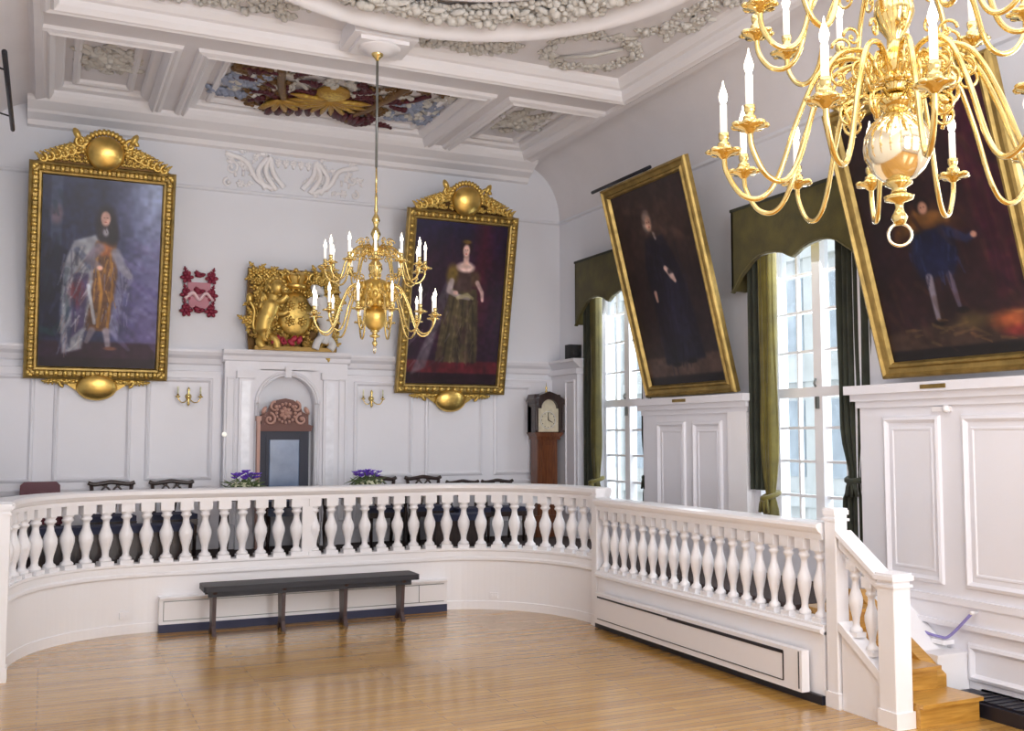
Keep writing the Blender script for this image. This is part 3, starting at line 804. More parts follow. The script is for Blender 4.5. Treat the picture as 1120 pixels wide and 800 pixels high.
# ------------------------------------------------------------------ bench
bn = empty('bench', (2.73, 11.18, 0), 'long dark backless bench in front of the curved balustrade', 'bench')
mb = MB(); mb.box(1.55, 3.93, 10.99, 11.37, .47, .53, .02); reloc(mb.build('seat', M['bench']), bn)
mb = MB(); mb.box(1.6, 3.85, 11.05, 11.07, .41, .47); mb.box(1.6, 3.85, 11.29, 11.31, .41, .47); reloc(mb.build('apron', M['bench']), bn)
for x in (1.67, 2.40, 3.09, 3.76):
    mb = MB(); q = .02
    mb.prism([(11.03, .47), (11.33, .47), (11.29, .40), (11.26, .10), (11.33, .0), (11.26, .0), (11.20, .07), (11.16, .07), (11.10, .0), (11.03, .0), (11.10, .10), (11.07, .40)], x - q, x + q, 'x')
    reloc(mb.build('leg', M['benchleg']), bn)

# ------------------------------------------------------------------ dais furniture
tb = empty('long_table', (3.07, 12.16, ZD), 'long table with dark blue cover on the dais in front of the tall armchair', 'table')
mb = MB(); mb.box(-1.24, 1.24, -.27, .27, .72, .755); mb.build('tabletop', M['dark'], tb)
mb = MB(); mb.box(-1.25, 1.25, -.28, .28, .755, .763)
for s in (-1, 1): mb.box(-1.25, 1.25, s * .28 - .004, s * .28 + .004, .66, .76)
for s in (-1, 1): mb.box(s * 1.25 - .004, s * 1.25 + .004, -.28, .28, .66, .76)
mb.build('table_cover', M['navy'], tb)
for x in (-1.15, 0, 1.15):
    for y in (-.2, .2):
        mb = MB(); mb.lathe([(.03, 0), (.035, .06), (.02, .1), (.035, .3), (.02, .5), (.035, .6), (.035, .72)], (x, y, 0), 8); mb.build('leg', M['dark'], tb)

def make_chair(lab):
    e = empty('dining_chair', (0, 0, ZD), lab, 'chair', )
    mb = MB(); mb.prism([(-.25, -.24), (.25, -.24), (.21, .20), (-.21, .20)], .43, .49); mb.build('seat', M['navy'], e)
    mb = MB(); mb.prism([(-.255, -.245), (.255, -.245), (.215, .205), (-.215, .205)], .36, .43); mb.build('seat_frame', M['dark'], e)
    for s in (-1, 1):
        mb = MB(); mb.tube([(s * .22, -.21, 0), (s * .222, -.21, .2), (s * .225, -.21, .38)], [.02, .022, .028], 6); mb.build('leg', M['dark'], e)
        mb = MB(); mb.tube([(s * .2, .27, 0), (s * .195, .2, .38), (s * .2, .21, .6), (s * .225, .25, .84)], [.02, .026, .024, .024], 6); mb.build('leg', M['dark'], e)
    mb = MB()  # crest rail with up-curved ears
    mb.tube(bez([(-.26, .25, .855), (-.2, .25, .835), (-.1, .25, .845), (0, .25, .86), (.1, .25, .845), (.2, .25, .835), (.26, .25, .855)]), .026, 6); mb.build('crest_rail', M['dark'], e)
    mb = MB()  # pierced splat
    for s in (-1, 1):
        mb.tube(bez([(s * .05, .205, .43), (s * .03, .21, .55), (s * .1, .22, .68), (s * .11, .235, .76), (s * .05, .245, .83)]), .013, 5)
        mb.tube(bez([(s * .02, .205, .43), (s * .05, .215, .6), (s * .0, .225, .72), (s * .05, .24, .8), (s * .13, .248, .84)]), .012, 5)
    mb.box(-.06, .06, .21, .23, .66, .69); mb.build('splat', M['dark'], e)
    return e
ch = make_chair('dark carved dining chair on the dais, leftmost of the open-backed chairs')
spots = [(.73, 12.68, 0, 'dark carved dining chair on the dais, second seat right of the maroon leather chair', 0),
         (1.41, 12.68, 0, 'dark open-backed dining chair between the neighbouring dark chair and the left iris vase', 0),
         (4.02, 12.68, 0, 'dark open-backed dining chair half hidden behind the right-hand iris vase', 0),
         (4.66, 12.68, 0, 'dark open-backed dining chair, first one clear of the right-hand iris vase', 0),
         (5.18, 12.56, 0, 'low dark chair on the dais, second from the longcase clock', -.06),
         (5.70, 12.56, 0, 'low dark chair on the dais standing next to the longcase clock', -.06)]
labs = ['dark open-backed dining chair right beside the maroon leather chair',
        'dark open-backed dining chair just left of the left iris vase'] + [s[3] for s in spots[2:]]
for i, (x, y, r, _, dz) in enumerate(spots):
    o = ch if i == 0 else copy_tree(ch)
    o.location = (x, y, ZD); o['label'] = labs[i]; o['group'] = 'dark dining chairs on the dais'
    if dz: o.scale = (.92, .92, .93)
# maroon padded chair
lc = empty('leather_chair', (-.04, 12.68, ZD), 'maroon leather padded chair with rounded back at the far left of the dais', 'chair')
mb = MB(); mb.blob((0, .22, .66), (.23, .06, .22), seg=16, rings=9); mb.prism([(-.22, .5), (.22, .5), (.21, .84), (.17, .88), (-.17, .88), (-.21, .84)], .17, .26, 'y'); mb.build('backrest', M['maroon'], lc)
mb = MB(); mb.box(-.24, .24, -.24, .2, .42, .5, .03); mb.build('seat', M['maroon'], lc)
for sx in (-1, 1):
    for sy in (-.2, .18): mb = MB(); mb.lathe([(.018, 0), (.026, .42)], (sx * .2, sy, 0), 8); mb.build('leg', M['dark'], lc)
# blue high back chair at the left frame edge
lc = empty('high_backed_chair', (-.57, 12.6, ZD), 'blue upholstered high-backed chair cut off at the left frame edge', 'chair')
mb = MB(); mb.box(-.24, -.0, .16, .24, .48, 1.12, .02); mb.box(-.0, .05, .16, .24, .48, 1.10, .01); mb.build('backrest', M['navy'], lc)
mb = MB(); mb.box(-.24, .05, -.24, .2, .42, .5, .03); mb.build('seat', M['navy'], lc)
for sx in (-1, 1):
    for sy in (-.2, .2): mb = MB(); mb.lathe([(.018, 0), (.026, .42)], (sx * .12 - .1, sy, 0), 8); mb.build('leg', M['dark'], lc)

# throne
th = empty('throne_chair', (2.77, 12.84, ZD), 'tall carved armchair with rosy crest and blue leather back in the arched bay', 'chair')
mb = MB()
for s in (-1, 1): mb.box(s * .27 - .035, s * .27 + .045, .06, .12, 0, 1.5); mb.box(s * .215 - .02, s * .215 + .02, .05, .12, .5, 1.45)
mb.box(-.30, .30, .055, .12, 1.36, 1.5); mb.box(-.27, .27, .06, .12, .5, .58); mb.build('back_frame', M['navyframe'], th)
mb = MB(); mb.box(-.20, .20, .045, .10, .58, 1.36, .02); mb.build('backrest', M['bluehide'], th)
mb = MB(); mb.prism([(-.34, 1.47), (.34, 1.47), (.36, 1.54), (.30, 1.56), (.3, 1.68), (.22, 1.72), (.19, 1.8), (.1, 1.87), (0, 1.89), (-.1, 1.87), (-.19, 1.8), (-.22, 1.72), (-.3, 1.68), (-.3, 1.56), (-.36, 1.54)], .03, .11, 'y')
for s in (-1, 1): scroll(mb, s * .2, 1.62, .08, PI / 2, 1.2, s, .02, .02); scroll(mb, s * .13, 1.78, .07, PI / 2, 1.0, -s, .018, .02); leafr(mb, s * .3, 1.68, PI / 2 + s * .5, .12, .06, .02)
for k in range(16): a = k * PI / 8; mb.blob((.12 * math.cos(a), .0, 1.7 + .12 * math.sin(a)), .022, seg=5, rings=4)
rosette(mb, 0, 1.70, .09, .02, 7); mb.build('carved_crest', M['thronewood'], th)
mb = MB(); mb.box(-.36, -.32, -.02, .06, 0, 1.66); mb.box(-.37, -.31, -.03, .07, 1.6, 1.66); mb.build('side_stile', M['thronewood'], th)
mb = MB(); mb.box(-.27, .27, -.36, .1, .42, .52, .02); mb.build('seat', M['bluehide'], th)
for s in (-1, 1):
    mb = MB(); mb.box(s * .31 - .03, s * .31 + .03, -.36, .08, .66, .71); mb.lathe([(.03, .42), (.02, .5), (.03, .6), (.02, .66)], (s * .3, -.32, 0), 8); mb.build('armrest', M['dark'], th)
    mb = MB(); mb.lathe([(.03, 0), (.02, .1), (.035, .25), (.03, .43)], (s * .27, -.33, 0), 8); mb.build('leg', M['dark'], th)

# flower arrangements
def flowers(x, y, lab):
    z = ZD + .765
    e = empty('flower_arrangement', (x, y, z), lab, 'flowers'); r = random.Random(int(x * 10))
    mb = MB(); mb.lathe([(.05, 0), (.075, .02), (.085, .06), (.07, .09), (.075, .1)], seg=14); mb.build('vase', M['cream'], e)
    mb = MB()
    for k in range(60):
        a = r.uniform(0, 6.28); q = r.uniform(.04, .22); L = r.uniform(.06, .12)
        R = Matrix.Rotation(a, 3, 'Z') @ Matrix.Rotation(r.uniform(-.6, .7), 3, 'Y')
        mb.blob((q * math.cos(a), q * .6 * math.sin(a), .06 + r.uniform(-.03, .06)), (L, .018, .006), R, 6, 4)
    for k in range(12): a = r.uniform(0, 6.28); mb.tube([(0, 0, .05), (.08 * math.cos(a), .06 * math.sin(a), .13), (.15 * math.cos(a), .09 * math.sin(a), .2)], .004, 4)
    mb.build('foliage', M['leaf'], e)
    mb = MB()
    for k in range(26):
        a = r.uniform(0, 6.28); q = r.uniform(0, .17); c = (q * math.cos(a), q * .6 * math.sin(a), .19 + r.uniform(-.03, .05) - q * .15)
        for j in range(5):
            b = j * 1.26 + k; R = Matrix.Rotation(b, 3, 'Z') @ Matrix.Rotation(-.5, 3, 'Y'); mb.blob((c[0] + .02 * math.cos(b), c[1] + .02 * math.sin(b), c[2]), (.03, .014, .007), R, 6, 4)
    mb.build('iris_blooms', M['purple'], e)
    mb = MB()
    for k in range(22): a = r.uniform(0, 6.28); q = r.uniform(.02, .2); mb.blob((q * math.cos(a), -abs(q * .5 * math.sin(a)) - .03, .05 + r.uniform(-.02, .05)), .016, seg=6, rings=4)
    mb.build('cream_blooms', M['cream'], e)
flowers(2.13, 12.06, 'purple iris arrangement on the left end of the long table')
flowers(3.62, 12.06, 'purple iris arrangement on the right part of the long table under the far chandelier')

# longcase clock
ck = empty('longcase_clock', (6.44, 12.80, ZD), 'walnut longcase clock with arched cream dial in the back right corner', 'clock')
mb = MB(); mb.box(-.16, .16, -.10, .12, .30, 1.40, .01); mb.box(-.185, .185, -.125, .12, 1.36, 1.42); mb.prism([(-.23, 1.46), (.23, 1.46), (.19, 1.40), (-.19, 1.40)], -.15, .12, 'y'); mb.build('trunk', M['oak'], ck)
mb = MB(); mb.box(-.20, .20, -.13, .12, 0, .30, .01); mb.build('plinth', M['oak'], ck)
mb = MB(); mb.box(-.10, .10, -.112, -.10, .42, 1.28); mb.build('trunk_door', M['oak'], ck)
mb = MB()
mb.box(-.21, -.17, -.15, .12, 1.46, 1.90); mb.box(.17, .21, -.15, .12, 1.46, 1.90); mb.box(-.21, .21, .0, .12, 1.46, 1.95)
arc = [(.13 * math.cos(a), 1.80 + .13 * math.sin(a)) for a in np.linspace(0, PI, 13)]
mb.prism([(.19, 1.80), (.24, 1.86), (.24, 1.93), (.14, 1.99), (0, 2.04), (-.14, 1.99), (-.24, 1.93), (-.24, 1.86), (-.19, 1.80)] + arc[::-1], -.17, .05, 'y')
mb.prism([(-.24, 1.9), (.24, 1.9), (.2, 2.0), (-.2, 2.0)], -.1, .12, 'y'); mb.build('hood', M['dark'], ck)
for s in (-1, 1):
    mb = MB(); mb.lathe([(.022, 1.47), (.016, 1.5), (.02, 1.68), (.014, 1.84), (.024, 1.88)], (s * .215, -.165, 0), 10); mb.build('hood_column', M['dark'], ck)
mb = MB(); mb.box(-.165, .165, -.11, -.09, 1.47, 1.80); mb.prism([(.13, 1.80)] + arc + [(-.13, 1.80)], -.11, -.09, 'y')
d = mb.build('dial', M['dial'], ck)
mb = MB()
mb.tube([(.118 * math.cos(a), -.114, 1.635 + .118 * math.sin(a)) for a in np.linspace(0, 2 * PI, 28, endpoint=False)], .005, 5, closed=True)
mb.build('chapter_ring', M['silver'], d)
mb = MB(); mb.prism([(-.006, 1.63), (.006, 1.63), (.003, 1.74), (-.003, 1.74)], -.124, -.12, 'y'); mb.prism([(0, 1.63), (.07, 1.60), (.07, 1.605), (0, 1.642)], -.124, -.12, 'y')
for k in range(12): a = k * PI / 6; mb.box(.10 * math.cos(a) - .004, .10 * math.cos(a) + .004, -.120, -.115, 1.635 + .10 * math.sin(a) - .006, 1.635 + .10 * math.sin(a) + .006)
mb.build('clock_hands', M['black'], d)
mb = MB(); mb.lathe([(.02, 2.03), (.02, 2.05), (.008, 2.06), (.018, 2.09), (.005, 2.12), (.002, 2.17)], (0, -.06, 0), 8); mb.build('finial', M['brass'], ck)

# wall sconces
def sconce(x, z, lab):
    e = empty('wall_sconce', (x, YB - .03, z), lab, 'wall light')
    mb = MB(); mb.lathe([(.035, 0), (.04, -.015), (.02, -.03), (.028, -.05), (.01, -.06)], (0, 0, 0), 12, 'y'); mb.lathe([(.004, -.12), (.02, -.09), (.01, -.05), (.022, 0), (.01, .05), (.018, .09), (.003, .12)], (0, -.035, 0), 10); mb.build('backplate', M['brass'], e)
    for s in (-1, 1):
        mb = MB(); mb.tube(bez([(0, -.04, -.02), (s * .05, -.08, -.07), (s * .10, -.1, -.07), (s * .135, -.1, -.02)]), .007, 6); mb.lathe([(.006, -.02), (.03, -.01), (.032, .0), (.012, .01), (.014, .03)], (s * .135, -.1, 0), 10); a = mb.build('arm', M['brass'], e)
        mb = MB(); mb.lathe([(.010, .03), (.010, .115), (.004, .12)], (s * .135, -.1, 0), 8); mb.build('candle', M['cream'], a)
sconce(1.60, 2.60, 'small brass double wall sconce left of the arched throne bay')
sconce(3.96, 2.61, 'small brass double wall sconce right of the arched throne bay')
# white knob on bay edge
mb = MB(); mb.lathe([(.02, 0), (.03, -.02), (.025, -.04), (.005, -.05)], (2.02, YB - .17, 2.13), 12, 'y'); tag(mb.build('wall_lamp', M['candle']), 'tiny glowing white lamp on the edge of the throne bay', 'wall light')

# speaker
e = empty('wall_speaker', (6.76, 12.52, 3.19), 'small black loudspeaker on the ledge of the corner pilaster', 'speaker')
mb = MB(); mb.box(-.10, .10, -.08, .08, .0, .21, .015); mb.build('cabinet', M['speaker'], e)
mb = MB(); mb.lathe([(.07, 0), (.07, -.006), (.02, -.002)], (0, -.08, .09), 16, 'y'); mb.build('speaker_cone', M['speaker'], e)

# ------------------------------------------------------------------ gilded royal arms on the bay ledge
ga = empty('gilded_royal_arms', (2.88, 12.90, 3.20), 'large gilded carved royal arms with lion and crown on the bay ledge', 'carving')
r2 = random.Random(11)
def gp(name, fn, mat='gold'):
    mb = MB(); fn(mb); return mb.build(name, M[mat], ga)
def shield(mb):
    mb.blob((.0, 0, .48), (.24, .09, .30), seg=18, rings=9)
    for k in range(22): a = k * 2 * PI / 22; mb.blob((.26 * math.cos(a), -.03, .48 + .32 * math.sin(a)), .03, seg=6, rings=4)
    for dx, dz in ((-.08, .1), (.08, .1), (-.08, -.1), (.08, -.1)): rosette(mb, dx, .48 + dz, .07, -.08, 6)
gp('shield', shield)
def lion(mb):   # rampant lion, left side
    mb.tube(bez([(-.36, -.02, .12), (-.40, -.05, .32), (-.34, -.07, .52), (-.28, -.06, .70)]), [.10] * 6 + [.12] * 8 + [.13] * 6 + [.11] * 5, 10)
    mb.blob((-.25, -.10, .80), (.10, .10, .11), seg=12, rings=8); mb.blob((-.18, -.2, .77), (.055, .07, .045), seg=8, rings=6); mb.blob((-.18, -.22, .73), (.04, .05, .02), seg=8, rings=6)
    for k in range(46): a = r2.uniform(0, 6.28); leafr(mb, -.30 + .10 * math.cos(a) - .05, .66 + .2 * math.sin(a), -1.4 + r2.uniform(-.5, .5), .13, .05, -.12)
    for k in range(14): leafr(mb, -.40 + k * .006, .2 + k * .03, -1.2, .09, .04, -.14)
    for k in range(16): a = k * .4; mb.blob((-.25 + .12 * math.cos(a), -.05, .80 + .13 * math.sin(a)), (.045, .05, .045), seg=6, rings=4)
    mb.tube(bez([(-.34, -.06, .62), (-.22, -.16, .62), (-.14, -.18, .70)]), [.05, .045, .05] + [.045] * 22, 8)
    mb.tube(bez([(-.34, -.06, .52), (-.2, -.14, .46), (-.12, -.17, .50)]), .042, 8)
    mb.tube(bez([(-.38, -.04, .2), (-.28, -.12, .14), (-.24, -.12, .03)]), .055, 8); mb.tube(bez([(-.42, -.02, .2), (-.46, -.08, .1), (-.42, -.1, .03)]), .055, 8)
    mb.tube(bez([(-.44, 0, .2), (-.53, -.02, .3), (-.52, -.02, .5), (-.58, -.02, .62)]), .025, 6); mb.blob((-.58, -.02, .66), (.05, .04, .07))
gp('lion', lion)
def back(mb):
    mb.prism([(-.58, .0), (.56, .0), (.60, .5), (.58, 1.06), (-.60, 1.06), (-.62, .4)], .02, .06, 'y')
    for k in range(120): acanthus(mb, r2.uniform(-.56, .54), r2.uniform(.03, 1.0), r2.uniform(0, 6.3), r2.uniform(.12, .2), .02, n=3)
    for k in range(9): rosette(mb, -.54 + k * .135, 1.0, .075, -.01)
gp('carved_ground', back)
def uni(mb):
    mb.tube(bez([(.36, -.02, .12), (.40, -.05, .32), (.34, -.07, .52), (.30, -.06, .70)]), [.09] * 12 + [.1] * 13, 10)
    mb.blob((.26, -.12, .80), (.10, .06, .06), Matrix.Rotation(.5, 3, 'Y'), 10, 6)
    mb.tube(bez([(.33, -.06, .6), (.2, -.16, .6), (.14, -.18, .68)]), .035, 8); mb.tube(bez([(.38, -.04, .2), (.28, -.12, .14), (.24, -.12, .03)]), .05, 8); mb.tube(bez([(.42, -.02, .2), (.48, -.08, .1), (.44, -.1, .03)]), .05, 8)
    for k in range(9): mb.blob((.38 - k * .006, -.02, .5 + k * .045), (.04, .03, .04), seg=6, rings=4)
gp('unicorn', uni, 'silver')
def crown(mb):
    mb.lathe([(.13, .80), (.15, .82), (.15, .86), (.13, .88), (.17, .95), (.12, 1.0), (.04, 1.0)], (0, -.02, 0), 16)
    for k in range(8): a = k * PI / 4; mb.tube(bez([(.14 * math.cos(a), -.02 + .14 * math.sin(a), .88), (.18 * math.cos(a), -.02 + .18 * math.sin(a), .96), (.03 * math.cos(a), -.02, 1.03)], 8), .016, 5)
    mb.blob((0, -.02, 1.05), .035)
gp('crown', crown, 'goldsm')
def mant(mb):
    for s in (-1, 1):
        for k in range(15): acanthus(mb, s * r2.uniform(.12, .5), r2.uniform(.82, 1.02), r2.uniform(0, 6.3), .16, n=4, s=s)
        for k in range(16): acanthus(mb, s * r2.uniform(.3, .54), r2.uniform(.15, .9), r2.uniform(0, 6.3), .18, n=4, s=s)
        for k in range(5): scroll(mb, s * (.14 + .09 * k), .97 - .02 * k, .07, PI / 2, 1.2, s, .02, -.03)
    for s in (-1, 1):
        for k in range(4): rosette(mb, s * (.2 + .1 * k), .88, .06, -.06)
gp('mantling', mant)
def base(mb):
    mb.box(-.52, .52, -.10, .12, 0, .05)
    for k in range(22): acanthus(mb, r2.uniform(-.5, .5), r2.uniform(.04, .16), r2.uniform(0, 3.1), .14, -.06, n=3)
gp('base_scrolls', base, 'brown')
def redp(mb):
    for k in range(8): leafr(mb, -.30 + k * .045, .06 + .02 * (k % 3), r2.uniform(0, 3), .12, .07, -.12)
gp('crimson_drapery', redp, 'red')

# small crimson and white crest on wall
cr = empty('carved_crest', (1.70, YB - .01, 3.62), 'small crimson and white carved crest on the wall between left portrait and gilded arms', 'carving')
mb = MB(); mb.prism([(-.12, .12), (.0, .04), (.12, .12), (.14, .42), (-.14, .42)], -.05, 0, 'y'); mb.tube(bez([(-.17, -.03, .2), (-.08, -.07, .28), (0, -.05, .2), (.08, -.07, .28), (.17, -.03, .2)]), .035, 6, flat=.6); mb.build('shield', M['pink'], cr)
mb = MB()
for s in (-1, 1):
    for z in (.06, .26, .48): rosette(mb, s * .15, z, .085, -.03, 6); acanthus(mb, s * .12, z + .03, PI / 2 - s, .12, -.04, n=3, s=s)
for z in (.05, .29, .5): acanthus(mb, 0, z - .02, PI / 2, .1, -.06, n=3); leafr(mb, -.06, z, .2, .14, .06, -.05); leafr(mb, .06, z, 2.8, .14, .06, -.05)
mb.build('mantling', M['deepred'], cr)

# white drapery relief high on back wall
dr = MB(); dr.tf = lambda u, w, v: (2.87 + u, YB - .01 + w * .6, 5.25 + v); r3 = random.Random(5)
def sw(p): dr.tube(bez(p, 26), .035, 6)
for s in (-1, 1):
    sw([(s * .30, -.02, .52), (s * .36, -.03, .3), (s * .22, -.03, .08)]); sw([(s * .34, -.02, .5), (s * .46, -.03, .3), (s * .36, -.03, .08)]); sw([(s * .3, -.02, .5), (s * .26, -.03, .3), (s * .12, -.03, .12)])
    sw([(s * .88, -.02, .50), (s * .62, -.02, .42), (s * .48, -.03, .2), (s * .26, -.02, .08)])
    for k in range(10): acanthus(dr, s * r3.uniform(.32, .9), r3.uniform(.32, .56), r3.uniform(0, 6.3), .14, n=3, s=s)
    for k in range(9): acanthus(dr, s * r3.uniform(.2, .55), r3.uniform(.06, .26), r3.uniform(0, 6.3), .12, n=3, s=s)
    for k in range(4): dr.tube([(s * (.45 + .1 * k), -.02, .34 - .02 * k), (s * (.45 + .1 * k), -.03, .26 - .02 * k)], .016, 5)
    scroll(dr, s * .8, .32, .09, PI / 2, 1.2, s, .02); scroll(dr, s * .84, .12, .06, PI / 2, 1.2, -s, .018)
    rosette(dr, s * .68, .12, .06, 0)
for k in range(5): rosette(dr, -.2 + k * .1, .46, .05, -.01); leafr(dr, -.2 + k * .1, .38, PI / 2, .1, .05)
tag(dr.build('plaster_drapery', M['relief']), 'white plaster swag and scroll relief high on the back wall below the cornice', 'plaster relief')

# ------------------------------------------------------------------ portraits
class Paint:
    def __init__(s, w, h, res=130):
        s.nx = res; s.nz = int(res * h / w); s.w = w; s.h = h
        s.U, s.V = np.meshgrid(np.linspace(0, 1, s.nx), np.linspace(0, 1, s.nz)); s.A = np.zeros((s.nz, s.nx, 3)); s.rs = np.random.RandomState(4)
    # coordinates: u 0..1 left to right, v 0..1 from TOP to bottom
    def mix(s, m, c, a=1.): m = np.clip(m * a, 0, 1)[..., None]; s.A = s.A * (1 - m) + np.array(c) * m
    def ell(s, u, v, ru, rv, c, soft=.25, a=1., rot=0.):
        asp = s.h / s.w; du = s.U - u; dv = (s.V - v)
        if rot: x = du * math.cos(rot) + dv * asp * math.sin(rot); y = (-du * math.sin(rot) + dv * asp * math.cos(rot)) / asp; du, dv = x, y
        d = np.sqrt((du / ru) ** 2 + (dv / rv) ** 2); s.mix(np.clip((1 + soft - d) / (2 * soft) , 0, 1), c, a)
    def line(s, pts, wds, c, a=1., soft=.35):
        asp = s.h / s.w; best = np.full(s.U.shape, 9.)
        for (p, q, w0, w1) in zip(pts, pts[1:], wds, wds[1:]):
            ax, ay = p[0], p[1] * asp; bx, by = q[0] - p[0], (q[1] - p[1]) * asp
            t = np.clip(((s.U - ax) * bx + (s.V * asp - ay) * by) / (bx * bx + by * by + 1e-9), 0, 1)
            d = np.hypot(s.U - ax - bx * t, s.V * asp - ay - by * t) / (w0 + (w1 - w0) * t); best = np.minimum(best, d)
        s.mix(np.clip((1 + soft - best) / (2 * soft), 0, 1), c, a)
    def poly(s, P, c, a=1., blur=2):
        inside = np.zeros(s.U.shape, bool); n = len(P)
        for i in range(n):
            x0, y0 = P[i]; x1, y1 = P[(i + 1) % n]
            cond = ((y0 > s.V) != (y1 > s.V)); xs = (x1 - x0) * (s.V - y0) / (y1 - y0 + 1e-12) + x0
            inside ^= cond & (s.U < xs)
        m = inside.astype(float)
        for _ in range(blur):
            p = np.pad(m, 1, mode='edge'); m = (p[:-2, 1:-1] + p[2:, 1:-1] + p[1:-1, :-2] + p[1:-1, 2:] + 2 * p[1:-1, 1:-1]) / 6
        s.mix(m, c, a)
    def strokes(s, u0, u1, v0, v1, cols, n, L=.06, w=.006, ang=PI / 2, spread=.4, a=.6, seed=1):
        r = random.Random(seed)
        for _ in range(n):
            u = r.uniform(u0, u1); v = r.uniform(v0, v1); b = ang + r.uniform(-spread, spread); l = L * r.uniform(.5, 1.3)
            s.line([(u, v), (u + l * math.cos(b), v + l * math.sin(b) * s.w / s.h)], [w, w * .5], cols[r.randrange(len(cols))], a)
    def noise(s, amt, k=9):
        for kk in (k, k * 3):
            g = s.rs.rand(int(kk * s.h / s.w) + 2, kk + 2)
            y = s.V * (g.shape[0] - 1.01); x = s.U * (g.shape[1] - 1.01); i = y.astype(int); j = x.astype(int); fy = y - i; fx = x - j
            fy = fy * fy * (3 - 2 * fy); fx = fx * fx * (3 - 2 * fx)
            v = (g[i, j] * (1 - fy) + g[i + 1, j] * fy) * (1 - fx) + (g[i, j + 1] * (1 - fy) + g[i + 1, j + 1] * fy) * fx
            s.A *= (1 + (v[..., None] - .5) * amt * 2)
    def mesh(s, name, parent, u0, z0, y):
        nx, nz = s.nx, s.nz; me = bpy.data.meshes.new(name)
        xs = np.linspace(u0, u0 + s.w, nx); zs = np.linspace(z0 + s.h, z0, nz)
        vs = [(x, y, z) for z in zs for x in xs]
        fs = [(j * nx + i, (j + 1) * nx + i, (j + 1) * nx + i + 1, j * nx + i + 1) for j in range(nz - 1) for i in range(nx - 1)]
        me.from_pydata(vs, [], fs); at = me.color_attributes.new('Col', 'FLOAT_COLOR', 'POINT')
        A = np.clip(s.A.reshape(-1, 3), 0, 1) ** 2.2; at.data.foreach_set('color', np.hstack([A, np.ones((len(A), 1))]).astype(np.float32).ravel())
        me.materials.append(M['canvas']); o = bpy.data.objects.new(name, me); col.objects.link(o); o.parent = parent
        return o
def rgb(r, g, b): return (r / 255, g / 255, b / 255)

